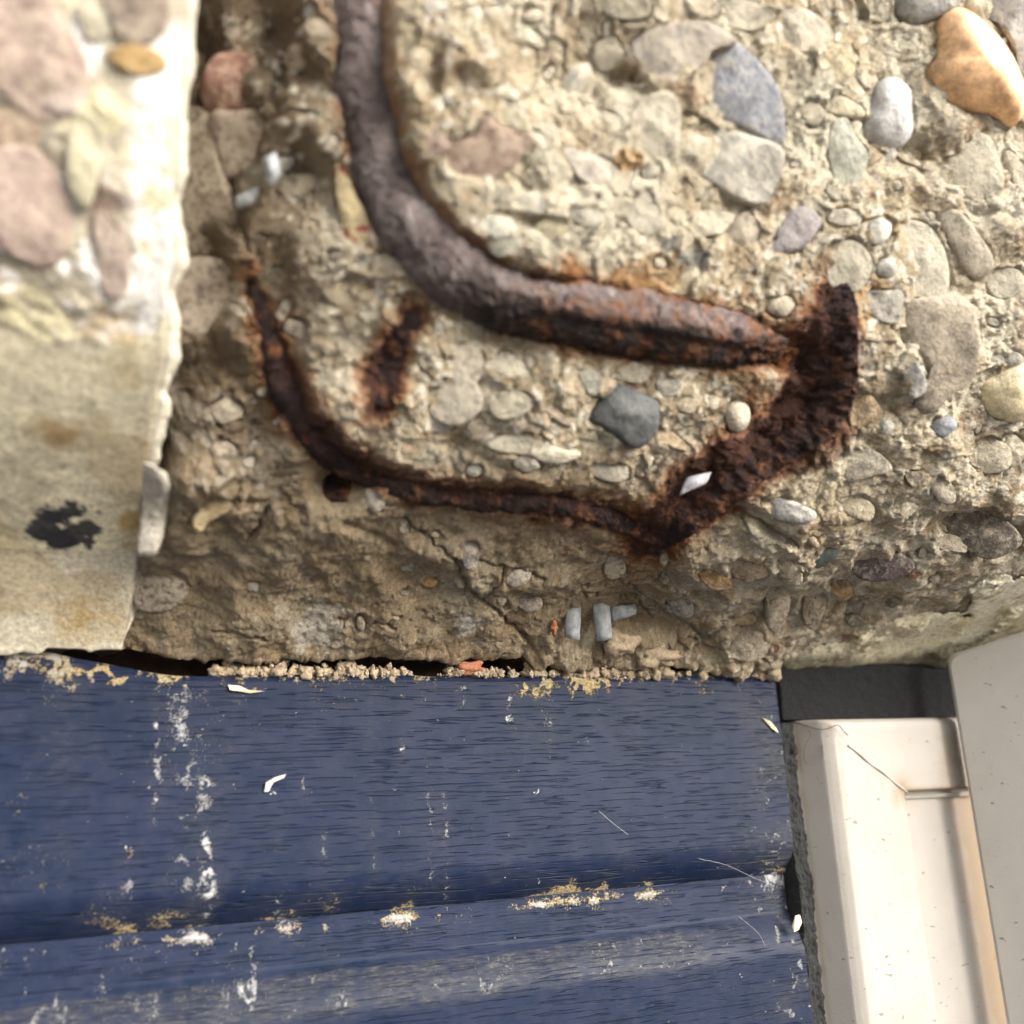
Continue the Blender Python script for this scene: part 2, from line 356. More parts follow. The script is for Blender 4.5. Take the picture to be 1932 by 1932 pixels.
DENTS = [(1850, 1005, 90, 34, 18, 9), (1640, 770, 90, 18, -10, 5), (1180, 160, 60, 14, 25, 5), (1000, 420, 60, 12, 10, 4), (1440, 330, 20, 60, 10, 4), (1120, 330, 50, 16, -20, 4), (428, 372, 20, 58, -20, 16), (650, 915, 46, 38, -20, 20), (1070, 90, 95, 95, 0, 7), (880, 160, 34, 26, 20, 4), (815, 150, 16, 34, 10, 5),
         (375, 985, 16, 10, 0, 6), (1700, 290, 60, 30, -10, 5), (560, 330, 30, 60, 10, 4), (1300, 240, 70, 30, -20, 4), (1225, 1160, 60, 24, 20, 9),
         (1110, 1165, 62, 34, 0, 9), (1420, 975, 40, 14, 25, 5), (1470, 1010, 34, 8, 28, 5), (480, 1010, 20, 6, -55, 4), (1650, 250, 46, 14, 30, 5),
         (540, 60, 34, 40, 0, 6), (400, 160, 14, 60, 20, 9), (525, 170, 14, 50, 10, 9), (1180, 720, 30, 14, 20, 3), (985, 1190, 20, 5, 45, 4), (700, 1010, 60, 10, 25, 3)]
medium = fbm(UV, 1 / 34., 4, 3) * 4.4 + 2.2 * np.abs(fbm(UV, 1 / 22., 3, 4))
f1, f2, r1, r2, ox, oy = cells(UV + fbm(UV, 1 / 9., 2, 5)[..., None] * 2.0, 1 / 15., 9)
facet = ((r1 - .5) * ox + (r2 - .5) * oy) * 4.0 + (r1 - .5) * .7
f1b, f2b, r1b, r2b, oxb, oyb = cells(UV + fbm(UV, 1 / 4., 2, 6)[..., None] * 1.2, 1 / 6.0, 12)
facet += ((r1b - .5) * oxb + (r2b - .5) * oyb) * 1.3 + (r1b - .5) * .6
f1c, f2c, r1c, r2c, oxc, oyc = cells(UV + fbm(UV, 1 / 20., 3, 15)[..., None] * 5.0, 1 / 36., 14)
facet += ((r1c - .5) * oxc + (r2c - .5) * oyc) * 5.0
H = np.zeros_like(X)
for it in range(5):
    px, py, _ = proj(P0 + N0 * (H / 1000.)[..., None])
    h = macro(px, py) + medium + facet * (1 - .75 * smooth(940, 1010, py) * smooth(1330, 1200, px))
    for cx, cy, rx, ry, an, dp in DENTS:
        c, s_ = math.cos(math.radians(an)), math.sin(math.radians(an)); dx, dy = px - cx, py - cy
        q = ((c * dx + s_ * dy) / rx) ** 2 + ((-s_ * dx + c * dy) / ry) ** 2
        h = h - dp * np.exp(-np.minimum(q, 30) ** 1.5 * .7)
    for b, dep in zip(BARS, (8, 6, 1.0, 4)):                          # the beds the steel lies in
        d = bar_d(b, px, py); h = h - dep * smooth(6 if b is BAR_A else 14, -36, d)
    H = .5 * H + .5 * h if it else h * .6
px, py, dep = proj(P0 + N0 * (H / 1000.)[..., None])

# lower edge of the concrete follows the ragged top of the gap
ex = np.array([-300, 300, 470, 985, 1012, 1440, 1490, 1700, 1790, 1932, 2300]); ey = np.array([1238, 1246, 1246, 1238, 1262, 1264, 1254, 1248, 1236, 1190, 1120])
edge_px = px[0]; tgt = np.interp(edge_px, ex, ey) + 5 * fbm(np.stack([edge_px, edge_px * 0], -1), 1 / 40., 4, 31)
dz = on_plane(edge_px, tgt, 0.0)[:, 2] - Z0
wedge = np.exp(-(S / .028) ** 1.5)
P0[..., 2] += dz[None, :] * wedge
P0[..., 1] += np.clip(dz, 0, 1)[None, :] * wedge * -.4
px, py, dep = proj(P0 + N0 * (H / 1000.)[..., None])

def bvh_of(P, step=3):
    Q = P[::step, ::step]; ny, nx = Q.shape[:2]
    return BVHTree.FromPolygons([Vector(v) for v in Q.reshape(-1, 3)], [tuple(int(k) for k in f) for f in grid_faces(ny, nx)])
BV = bvh_of(P0 + N0 * (H / 1000.)[..., None])
def hit(x, y, bv=None):
    d = rays(x, y); d = Vector(d).normalized()
    loc, nor, idx, dist = (bv or BV).ray_cast(Vector(CAM), d)
    if loc is None: return None
    if nor.dot(d) > 0: nor = -nor
    return np.array(loc), np.array(nor)

# ------------------------------------------------------------------ stones
Z3 = lambda *q: [(1163 + a * .398, b * .398) for a, b in q]
Z6 = lambda *q: [(1218.6 + a * .3871, 526.2 + b * .3871) for a, b in q]
Z5 = lambda *q: [(553.9 + a * .3727, 526.2 + b * .3727) for a, b in q]
Z2 = lambda *q: [(498.5 + a * .3727, b * .3727) for a, b in q]
def ell(cx, cy, rx, ry, an=0, n=9, jit=.12):
    r = random.Random(int(cx * 7 + cy * 13)); c, s = math.cos(math.radians(an)), math.sin(math.radians(an)); o = []
    for k in range(n):
        t = 2 * math.pi * (k + r.uniform(-.2, .2)) / n; q = 1 + r.uniform(-jit, jit)
        o.append((cx + c * rx * q * math.cos(t) - s * ry * q * math.sin(t), cy + s * rx * q * math.cos(t) + c * ry * q * math.sin(t)))
    return o
def e3(a, b, rx, ry, an=0): (x, y), = Z3((a, b)); return ell(x, y, rx * .398, ry * .398, an)
def e6(a, b, rx, ry, an=0): (x, y), = Z6((a, b)); return ell(x, y, rx * .387, ry * .387, an)
def e5(a, b, rx, ry, an=0): (x, y), = Z5((a, b)); return ell(x, y, rx * .373, ry * .373, an)
def e2(a, b, rx, ry, an=0): (x, y), = Z2((a, b)); return ell(x, y, rx * .373, ry * .373, an)
PEACH, GREY, PURP = (.72, .43, .22), (.30, .30, .31), (.30, .26, .28)
# outline, colour, height as a share of its size, flatness, material, label
ST = [
 (Z3((1550,70),(1640,45),(1740,110),(1840,230),(1910,370),(1930,480),(1890,580),(1760,550),(1560,520),(1470,430),(1460,330),(1510,280),(1520,150)), PEACH, .75, 2.0, M_PEACH, 'large smooth peach coloured pebble standing proud'),
 (Z3((1280,-60),(1600,-60),(1610,0),(1590,45),(1410,118),(1320,70)), (.27,.28,.30), .4, 2.2, M_STONE, None),
 (Z3((1740,-50),(1960,-60),(2000,380),(1905,330),(1880,250),(1800,120),(1740,70)), (.27,.255,.275), .35, 2.5, M_STONE, None),
 (Z3((1320,370),(1390,420),(1400,520),(1390,650),(1310,705),(1210,690),(1160,640),(1170,560),(1220,470),(1250,400)), (.36,.345,.33), .5, 2.2, M_PEBBLE, 'egg shaped grey pebble'),
 (Z3((1010,620),(1050,570),(1100,570),(1130,640),(1190,720),(1180,800),(1130,910),(1060,890),(1020,810),(1000,730)), (.33,.36,.30), .18, 4, M_STONE, None),
 (Z3((380,340),(470,230),(560,210),(640,260),(740,380),(780,500),(785,680),(640,620),(470,550),(390,450)), (.29,.30,.33), .22, 4, M_STONE, 'blue grey broken flint face'),
 (Z3((70,230),(180,140),(380,100),(470,120),(570,200),(460,230),(380,340),(330,420),(210,420),(120,330)), (.34,.29,.27), .2, 4, M_DUSTY, None),
 (Z3((290,590),(420,590),(640,650),(780,705),(760,850),(690,950),(520,900),(330,800),(280,720)), (.44,.42,.37), .3, 2.4, M_STONE, None),
 (Z3((50,640),(110,480),(260,440),(300,560),(280,720),(180,760),(90,740)), (.47,.42,.33), .2, 3, M_DUSTY, None),
 (Z3((750,1100),(870,980),(960,1030),(950,1090),(860,1190),(680,1205),(750,1140)), (.31,.275,.275), .28, 3, M_STONE, 'lilac grey flint chip'),
 (Z3((1520,1020),(1600,990),(1700,1090),(1780,1220),(1760,1300),(1680,1310),(1570,1150)), (.36,.30,.23), .3, 3, M_STONE, None),
 (e3(1280,1270,48,46), (.22,.22,.21), .45, 2, M_PEBBLE, None), (e3(1245,1095,55,68,20), (.27,.26,.23), .4, 2.2, M_PEBBLE, None),
 (Z3((960,280),(1040,210),(1120,250),(1130,340),(1060,390),(980,340)), (.52,.40,.22), .3, 3, M_STONE, None),
 (Z3((1000,510),(1060,460),(1150,500),(1170,550),(1110,560),(1030,540)), (.56,.48,.32), .35, 2.4, M_STONE, None),
 (e3(860,150,160,105,5), (.44,.39,.31), .12, 4, M_DUSTY, None), (e3(930,540,58,60), (.33,.28,.22), .25, 2.4, M_DUSTY, None),
 (e3(1090,1270,110,120,0), (.37,.34,.27), .2, 3, M_DUSTY, None), (e3(1440,1220,130,190,-30), (.38,.35,.28), .18, 3.5, M_DUSTY, None),
 (Z3((1640,680),(1720,630),(1800,700),(1830,900),(1700,960),(1580,860),(1500,790)), (.42,.38,.29), .15, 4, M_DUSTY, None),
 (e3(1880,800,45,90,-20), (.50,.44,.31), .3, 2.4, M_STONE, None), (e3(600,70,150,70,10), (.40,.36,.28), .15, 3, M_DUSTY, None),
 (e3(420,1060,130,60,-10), (.42,.37,.27), .2, 3, M_DUSTY, None), (e3(600,1090,70,90,20), (.34,.27,.21), .2, 3, M_DUSTY, None),
 (e3(1850,1340,90,70,-10), (.47,.43,.35), .2, 3, M_DUSTY, None), (e3(1700,30,50,45), (.50,.42,.27), .4, 2.2, M_STONE, None),
 # right of the diagonal stain
 (Z6((1210,130),(1430,105),(1580,120),(1620,280),(1600,480),(1480,560),(1400,640),(1290,620),(1380,520),(1350,400),(1270,340),(1200,230)), (.36,.30,.22), .3, 3, M_STONE, 'large tan flint with a rounded face'),
 (Z6((1250,420),(1320,400),(1370,530),(1290,575)), (.35,.34,.35), .3, 3, M_STONE, None),
 (Z6((1620,520),(1700,470),(1860,420),(1900,560),(1850,690),(1700,670),(1630,600)), (.58,.47,.26), .45, 2.2, M_PEBBLE, None),
 (e6(1450,715,62,52), (.17,.18,.19), .5, 2.1, M_PEBBLE, 'small slate blue pebble'),
 (Z6((980,510),(1060,530),(1110,580),(1155,660),(1080,710),(1000,720)), (.34,.20,.07), .3, 3, M_STONE, None),
 (e6(450,670,62,76), (.50,.43,.33), .5, 2.2, M_STONE, None), (e6(1170,720,36,40), (.26,.27,.27), .4, 2.2, M_STONE, None),
 (Z6((810,1340),(850,1300),(920,1300),(935,1340),(890,1385),(830,1410)), (.055,.07,.06), .25, 4, M_PEBBLE, 'small dark green pebble'),
 (Z6((1010,1370),(1060,1300),(1140,1285),(1150,1340),(1190,1370),(1230,1310),(1250,1350),(1310,1400),(1250,1450),(1120,1480),(1030,1450)), (.115,.085,.08), .18, 4, M_STONE, 'dark purple notched stone'),
 (e6(950,1510,62,46,20), (.45,.28,.12), .3, 2.4, M_STONE, None), (e6(1310,1440,34,20,-20), (.42,.20,.09), .3, 2.4, M_STONE, None),
 (e6(1200,1565,52,36,10), (.13,.12,.10), .22, 3, M_STONE, None), (e6(1010,1590,62,36,12), (.20,.17,.14), .22, 3, M_STONE, None), (e6(1010,1660,56,32,24), (.10,.10,.07), .25, 3, M_STONE, None),
 (Z6((1350,1140),(1500,1150),(1640,1120),(1760,1190),(1830,1290),(1700,1360),(1600,1340),(1480,1260),(1300,1230)), (.13,.105,.08), .15, 3, M_STONE, 'smooth grey brown flint near the paint edge'),
 (Z6((910,880),(1020,830),(1130,850),(1200,930),(1100,960),(980,990)), (.27,.235,.18), .22, 3, M_STONE, None),
 (Z6((560,1070),(680,1075),(830,1150),(760,1190),(620,1160)), (.34,.34,.35), .25, 3, M_STONE, None),
 (Z6((240,1420),(340,1420),(420,1500),(320,1510)), (.42,.23,.08), .25, 3, M_STONE, None),
 (e6(635,1795,38,40), (.17,.055,.045), .35, 2.4, M_STONE, None),
 (Z6((400,1800),(450,1720),(560,1720),(590,1820),(510,1862),(430,1850)), (.36,.30,.22), .35, 2.4, M_DUSTY, None),
 (Z6((60,720),(130,750),(220,830),(150,826),(70,790)), (.28,.17,.07), .35, 2.4, M_STONE, None),
 (e6(1040,1120,90,50,20), (.42,.34,.22), .3, 2.4, M_DUSTY, None), (e6(1680,870,100,80), (.42,.37,.28), .2, 3, M_DUSTY, None), (e6(1790,840,60,80), (.50,.44,.33), .3, 2.4, M_DUSTY, None),
 (e6(1450,1030,50,80,-30), (.33,.28,.22), .25, 3, M_DUSTY, None), (e6(500,1420,90,50,10), (.36,.25,.15), .2, 3, M_DUSTY, None), (e6(170,1600,70,50,10), (.16,.17,.18), .3, 2.6, M_DUSTY, None),
 (e6(690,1400,120,45,60), (.35,.29,.21), .2, 3, M_DUSTY, None), (e6(640,1570,60,150,5), (.34,.28,.20), .25, 2.4, M_DUSTY, None), (e6(820,1600,55,110,5), (.25,.19,.13), .2, 3, M_DUSTY, None),
 (e6(480,1660,60,30,-10), (.40,.26,.11), .25, 2.6, M_DUSTY, None), (e6(300,1710,36,22), (.17,.18,.17), .3, 2.6, M_STONE, None), (e6(1490,1290,90,40,15), (.38,.33,.24), .2, 3, M_DUSTY, None),
 (e6(210,610,60,42), (.34,.27,.16), .25, 2.6, M_DUSTY, None), (e6(110,520,60,60), (.26,.25,.22), .2, 3, M_DUSTY, None),
 # between the two bars
 (Z5((1640,540),(1740,570),(1830,610),(1855,680),(1830,790),(1740,855),(1660,810),(1560,740),(1500,710),(1550,620)), (.05,.055,.056), .5, 3, M_PEBBLE, 'dark slate grey angular stone'),
 (Z5((1430,440),(1540,470),(1555,550),(1510,590),(1460,520)), (.17,.18,.15), .25, 3, M_STONE, None),
 (Z5((1000,410),(1070,370),(1130,400),(1210,460),(1190,500),(1090,500),(1010,450)), (.50,.45,.34), .3, 2.6, M_STONE, None),
 (Z5((990,830),(1130,780),(1260,800),(1340,860),(1450,890),(1330,940),(1150,890),(1010,860)), (.47,.43,.32), .2, 3, M_STONE, None),
 (e5(750,730,62,50), (.24,.23,.22), .25, 2.6, M_STONE, None), (Z5((1260,650),(1310,640),(1410,740),(1340,720)), (.25,.16,.11), .3, 2.6, M_STONE, None),
 (e5(880,450,80,110,10), (.33,.28,.24), .15, 3.5, M_DUSTY, None), (e5(820,620,130,130,0), (.36,.32,.27), .12, 4, M_DUSTY, None), (e5(1180,940,60,34,10), (.36,.33,.28), .25, 2.6, M_STONE, None),
 (e5(910,975,36,28), (.22,.22,.19), .25, 2.6, M_STONE, None), (e5(1100,640,110,70,-10), (.40,.36,.26), .15, 3, M_DUSTY, None), (e5(1720,480,90,50), (.34,.30,.24), .2, 3, M_DUSTY, None),
 (Z5((150,60),(230,20),(330,100),(300,160),(200,120)), (.38,.30,.18), .25, 3, M_DUSTY, None), (e5(690,1530,38,34), (.40,.23,.05), .3, 2.6, M_STONE, None),
 (e5(590,1450,50,30,-20), (.20,.20,.18), .25, 3, M_DUSTY, None), (e5(580,860,30,26), (.34,.18,.09), .3, 2.6, M_STONE, None), (e5(1600,970,100,50,10), (.38,.35,.30), .18, 3, M_DUSTY, None),
 # upper middle
 (Z2((370,820),(430,900),(470,1000),(510,1080),(530,1160),(540,1250),(470,1260),(410,1200),(380,1080),(360,950)), (.52,.42,.24), .3, 2.6, M_CREAMRED, 'cream stone with a red blotch beside the bent bar'),
 (Z2((930,720),(1060,690),(1120,590),(1200,640),(1350,680),(1330,740),(1240,850),(1110,910),(930,870)), (.26,.15,.115), .2, 3, M_DUSTY, 'reddish brown stone half covered with mortar'),
 (Z2((825,670),(870,650),(940,740),(830,780)), (.27,.14,.12), .3, 3, M_STONE, None),
 (Z2((1510,730),(1560,750),(1700,800),(1800,870),(1700,940),(1600,900),(1530,810)), (.34,.30,.27), .22, 3, M_STONE, None),
 (e2(1355,1025,84,56,10), (.37,.37,.33), .3, 2.4, M_DUSTY, None), (e2(1180,1140,100,60,0), (.34,.36,.32), .2, 3, M_DUSTY, None), (e2(1740,280,84,80), (.44,.38,.29), .2, 3, M_DUSTY, None),
 (e2(1460,1160,80,50,0), (.44,.37,.20), .2, 3, M_DUSTY, None), (e2(1640,1100,90,44,10), (.30,.31,.27), .2, 3, M_DUSTY, None), (e2(870,30,70,40,0), (.40,.38,.35), .3, 2.5, M_DUSTY, None),
 (e2(1830,30,130,70,10), (.58,.53,.40), .2, 3, M_DUSTY, None), (e2(1210,1240,80,60,0), (.36,.37,.31), .2, 3, M_DUSTY, None), (e2(600,1360,70,60,60), (.36,.30,.22), .25, 2.5, M_DUSTY, None),
 # the deep left side of the break
 ([(380,165),(400,112),(450,98),(508,122),(520,165),(500,210),(440,215),(395,215)], (.27,.14,.095), .5, 2.6, M_STONE, 'reddish brown stone in the deep part of the break'),
 ([(400,215),(440,212),(498,208),(500,260),(480,310),(430,335),(408,300)], (.29,.22,.17), .25, 2.8, M_DUSTY, None),
 ([(345,228),(395,222),(412,300),(440,380),(452,440),(430,470),(335,468)], (.28,.215,.15), .22, 4, M_DUSTY, None),
 ([(330,500),(390,488),(470,505),(482,560),(440,600),(370,632),(332,600)], (.26,.20,.165), .2, 3, M_DUSTY, None),
 ([(365,985),(385,955),(420,925),(455,910),(458,935),(430,965),(395,985),(378,1005)], (.38,.29,.15), .25, 3, M_STONE, 'yellow ochre stone low in the corner'),
 ([(250,1090),(290,1072),(340,1085),(352,1120),(320,1150),(262,1148)], (.16,.125,.10), .25, 3, M_DUSTY, None),
 (ell(355, 115, 30, 26), (.31,.21,.11), .3, 2.4, M_DUSTY, None), (ell(560, 110, 22, 30, 20), (.24,.18,.13), .3, 2.4, M_DUSTY, None), (ell(600, 55, 26, 20, 20), (.27,.21,.15), .3, 2.4, M_DUSTY, None),
]
occ = [(np.mean([p[0] for p in s[0]]), np.mean([p[1] for p in s[0]]), max(np.ptp([p[0] for p in s[0]]), np.ptp([p[1] for p in s[0]])) / 2) for s in ST]
PAL = [(.44,.39,.30), (.36,.30,.22), (.30,.27,.24), (.40,.30,.18), (.24,.22,.20), (.46,.41,.31), (.27,.18,.12), (.31,.31,.30), (.20,.17,.15), (.44,.33,.18)]
for k_, s_ in enumerate(ST):                     # lime dust on most stones; left and low ones take the painted brown shade
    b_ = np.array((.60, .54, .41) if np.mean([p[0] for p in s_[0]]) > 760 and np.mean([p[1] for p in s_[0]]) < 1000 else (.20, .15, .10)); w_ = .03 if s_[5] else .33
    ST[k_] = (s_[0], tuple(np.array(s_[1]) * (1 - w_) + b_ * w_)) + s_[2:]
tries = 0
while len(ST) < 190 and tries < 6000:
    tries += 1; x, y = random.uniform(330, 1925), random.uniform(4, 1235); r = random.choice((9, 10, 12, 14, 16, 20, 26, 34, 42)) * (1.0 if x > 800 else .7)
    if y > 1000 and x < 1250: r *= .6
    if y > 1190 and x > 1480 or x < 360 + .05 * y: continue
    if any(math.hypot(x - a, y - b) < .8 * q + r * 1.2 for a, b, q in occ): continue
    if min(float(bar_d(b, np.array([x]), np.array([y]))[0]) for b in BARS) < r * .8: continue
    if y > 1070 and x > 1500 + (1240 - y) * 2: continue
    occ.append((x, y, r)); facet_ = random.random() < .72; base_ = np.array((.61, .55, .42) if x > 760 and y < 900 else (.22, .165, .11))  # darker base on left and low stones carries painted shade
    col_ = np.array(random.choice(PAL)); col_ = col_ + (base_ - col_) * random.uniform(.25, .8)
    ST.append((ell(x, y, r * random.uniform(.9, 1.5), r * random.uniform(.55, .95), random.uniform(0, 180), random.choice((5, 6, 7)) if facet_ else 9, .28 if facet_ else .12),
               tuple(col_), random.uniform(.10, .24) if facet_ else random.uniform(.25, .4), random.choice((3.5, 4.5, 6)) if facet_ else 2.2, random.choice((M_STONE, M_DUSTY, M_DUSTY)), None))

# ------------------------------------------------------------------ fine relief and colour of the matrix
CREAM, TAN, BROWN = np.array([.64, .57, .43]), np.array([.50, .41, .275]), np.array([.29, .205, .12])
big = fbm(UV, 1 / 60., 4, 41); mid = fbm(UV, 1 / 14., 4, 43); fin = fbm(UV, 1 / 3.2, 4, 47); ffi = fbm(UV, 1 / 1.2, 3, 53)
dust_shade = smooth(700, 330, px + .25 * (600 - py)) + smooth(820, 1000, py + .0 * px) * smooth(1500, 1150, px)  # brown dust, with the shade of left hollow and lower corner painted in
dust_shade = np.clip(dust_shade + .25 * big, 0, 1)
C = CREAM * np.ones(X.shape + (1,))
C = mixc(C, TAN, np.clip(.4 + .9 * big + .6 * mid, 0, 1)); C = mixc(C, (.40, .31, .20), smooth(.2, .7, fbm(UV, 1 / 26., 4, 63) + .3 * fin) * .6)
C = mixc(C, (.275, .20, .115), dust_shade * .84); C = mixc(C, (.165, .118, .074), smooth(690, 520, px + .12 * py - 60 + 25 * big) * smooth(1000, 800, py) * .88)  # dust colour darkened further to paint shade into the hollow
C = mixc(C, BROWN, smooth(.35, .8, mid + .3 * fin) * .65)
C = mixc(C, (.74, .69, .57), smooth(.45, .9, fin * .7 + big * .5 + .15) * (1 - .65 * dust_shade) * .8)
C = mixc(C, (.40, .39, .31), smooth(.4, .8, fbm(UV, 1 / 22., 3, 61)) * .45 * (1 - dust_shade * .6))
D = np.zeros_like(H)
sandy = smooth(950, 1010, py) * smooth(1330, 1200, px)
D += mid * .6 + fin * .38 + ffi * .26 + .30 * np.abs(fbm(UV, 1 / .9, 2, 57))
pits = smooth(.62, .85, fbm(UV, 1 / 2.6, 2, 67)); D -= pits * .7
def win(cx, cy, r):
    return (np.abs(px - cx) < r) & (np.abs(py - cy) < r)
# small aggregate set flush in the matrix
for k in range(1500):
    x, y = random.uniform(250, 1990), random.uniform(-30, 1235); r = 2.2 + random.random() ** 2.5 * 8
    m = win(x, y, r * 1.6)
    if not m.any(): continue
    an = random.uniform(0, math.pi); c, s_ = math.cos(an), math.sin(an); dx, dy = px[m] - x, py[m] - y; e = random.uniform(.5, 1)
    q = np.sqrt(((c * dx + s_ * dy) / r) ** 2 + ((-s_ * dx + c * dy) / (r * e)) ** 2) + .18 * fin[m]
    w = smooth(1.08, .86, q) * (.35 if y > 960 and x < 1250 else 1); col = np.array(random.choice(PAL + [(.55, .50, .40), (.15, .13, .12), (.5, .46, .38)])) * random.uniform(.8, 1.1)
    C[m] = mixc(C[m], col, w * random.uniform(.2, .75) * (1 - .45 * dust_shade[m]))
    D[m] = D[m] * (1 - .8 * w) + w * (np.sqrt(np.clip(1 - q * q, 0, 1)) * r * .09) - smooth(.2, 0, np.abs(q - 1.1)) * .16
# beds round the stones
for s in ST:
    po = np.array(s[0]); cx, cy = po.mean(0); r = max(np.ptp(po[:, 0]), np.ptp(po[:, 1])) / 2 + 16
    m = win(cx, cy, r)
    if not m.any(): continue
    sd = poly_sd(po, px[m], py[m]) + (9 if not s[5] else 4) * mid[m] + 3.5 * fin[m]
    D[m] = np.where(sd < 0, lerp(D[m], -2.2, smooth(1, -7, sd)), D[m])
    D[m] -= 2.6 * np.exp(-((sd - .5) / 2.4) ** 2) * np.clip(.2 + 1.2 * big[m] + .6 * mid[m], 0, 1)
    D[m] += .9 * np.exp(-((sd - 7) / 6.0) ** 2) * np.clip(-mid[m] * 1.5, 0, 1)
# cracks
CR = [[(758, 975), (800, 1010), (862, 1060), (875, 1100), (918, 1140), (955, 1170), (990, 1198)], [(862, 1062), (905, 1058), (958, 1076), (1000, 1080), (1030, 1095)],
      [(955, 1078), (940, 1105), (916, 1132)], [(865, 1095), (885, 1118), (912, 1138)], [(1400, 1180), (1330, 1200), (1250, 1150), (1200, 1110), (1150, 1090)],
      [(1250, 1220), (1330, 1215), (1400, 1235), (1450, 1250)], [(470, 1020), (492, 985), (505, 960)], [(1400, 965), (1440, 985), (1490, 1020), (1510, 1034)],
      [(410, 330), (425, 380), (455, 430), (470, 470)], [(640, 1170), (720, 1180), (745, 1190)], [(1165, 45), (1215, 30), (1265, 50), (1320, 100)], [(1640, 270), (1690, 300), (1740, 320)],
      [(1600, 540), (1612, 620), (1606, 720)], [(1290, 210), (1360, 245), (1420, 265), (1475, 280)], [(400, 1190), (440, 1200), (500, 1205)], [(1062, 1135), (1100, 1120), (1200, 1125), (1230, 1165)]]
wob = np.stack([fbm(UV, 1 / 5., 3, 71), fbm(UV, 1 / 5., 3, 73)], -1) * 5
for c in CR:
    a = np.array(c); m = (px > a[:, 0].min() - 30) & (px < a[:, 0].max() + 30) & (py > a[:, 1].min() - 30) & (py < a[:, 1].max() + 30)
    d = line_d(c, px[m] + wob[m][:, 0], py[m] + wob[m][:, 1]); wd = 2.6 + 1.6 * mid[m]
    D[m] -= 4.0 * smooth(wd + 1.5, wd - 1.5, d)
# rust bled into the concrete beside the steel
for b, rad, am in zip(BARS, (30, 30, 46, 30), (.75, .7, 1.0, .9)):
    d = bar_d(b, px, py) + 20 * mid + 10 * fin + 10 * big
    if b is BAR_A: am = am * smooth(500, 900, px + .5 * py) * .8 + .15
    C = mixc(C, (.36, .19, .075), smooth(rad * 1.2, 2, d) * .5 * am)
    C = mixc(C, (.25, .085, .025), smooth(rad * .5, -2, d) * .75 * am)
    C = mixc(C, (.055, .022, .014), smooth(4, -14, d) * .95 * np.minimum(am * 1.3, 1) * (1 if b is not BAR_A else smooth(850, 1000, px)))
d = line_d([(1465, 880), (1560, 850), (1600, 800)], px, py) + 18 * mid + 8 * fin; C = mixc(C, (.13, .06, .03), smooth(46, 8, d) * .75)
for cx, cy, r, col, am in [(1640, 560, 60, (.42, .24, .09), .5), (1625, 700, 40, (.36, .20, .07), .55), (1180, 300, 30, (.45, .25, .08), .7), (1290, 185, 40, (.30, .16, .08), .5), (1300, 500, 40, (.10, .12, .12), .75),
                           (1260, 455, 28, (.10, .12, .12), .7), (880, 1190, 40, (.62, .58, .5), .8), (600, 1195, 60, (.6, .56, .47), .7), (1565, 1000, 90, (.40, .30, .17), .4), (1260, 1000, 60, (.12, .05, .025), .5),
                           (1520, 815, 60, (.10, .045, .025), .7), (420, 570, 60, (.62, .56, .44), .6), (1640, 695, 60, (.66, .62, .52), .7), (1090, 640, 30, (.40, .26, .12), .6), (960, 520, 40, (.5, .33, .12), .5),
                           (1060, 530, 60, (.33, .15, .05), .6), (1230, 550, 90, (.42, .23, .08), .55), (1340, 570, 60, (.36, .17, .06), .5), (840, 470, 40, (.5, .34, .15), .45), (760, 120, 22, (.48, .32, .16), .4)]:
    q = np.hypot(px - cx, (py - cy) * 1.3) / r + .8 * mid + .5 * fin; C = mixc(C, col, smooth(.9, .45, q) * am)
mortar = smooth(1180, 1215, py) * smooth(960, 1010, px) * smooth(1500, 1440, px)          # crumbling bedding mortar above the board
D += mortar * (fbm(UV, 1 / 5., 4, 91) * 2.6 + 1.5)
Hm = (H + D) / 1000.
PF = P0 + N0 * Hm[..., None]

lintel = empty('spalled_concrete', (0.25, -.05, float(Z0)))
tag(lintel, 'spalled concrete overhang with exposed aggregate above the blue cladding', 'concrete')
ny, nx = X.shape
# close the body: an underside that runs back above the cladding
u = PF[0].copy(); rows = []
for k, (yy, zz) in enumerate(((.004, .001), (.014, .003), (.03, .004), (.09, .006))):
    q = u.copy(); q[:, 1] = np.maximum(q[:, 1], 0) * 0 + yy + np.minimum(u[:, 1], 0) * (.5 if k == 0 else 0); q[:, 2] += zz + .002 * fbm(UV[0], 1 / 6., 3, 77 + k); rows.insert(0, q)
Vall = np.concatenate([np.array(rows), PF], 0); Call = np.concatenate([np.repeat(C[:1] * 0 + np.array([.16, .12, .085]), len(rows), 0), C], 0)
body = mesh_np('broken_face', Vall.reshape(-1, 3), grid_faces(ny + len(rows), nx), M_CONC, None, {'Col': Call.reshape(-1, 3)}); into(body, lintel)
body['label'] = 'rough broken concrete face stained by rust'

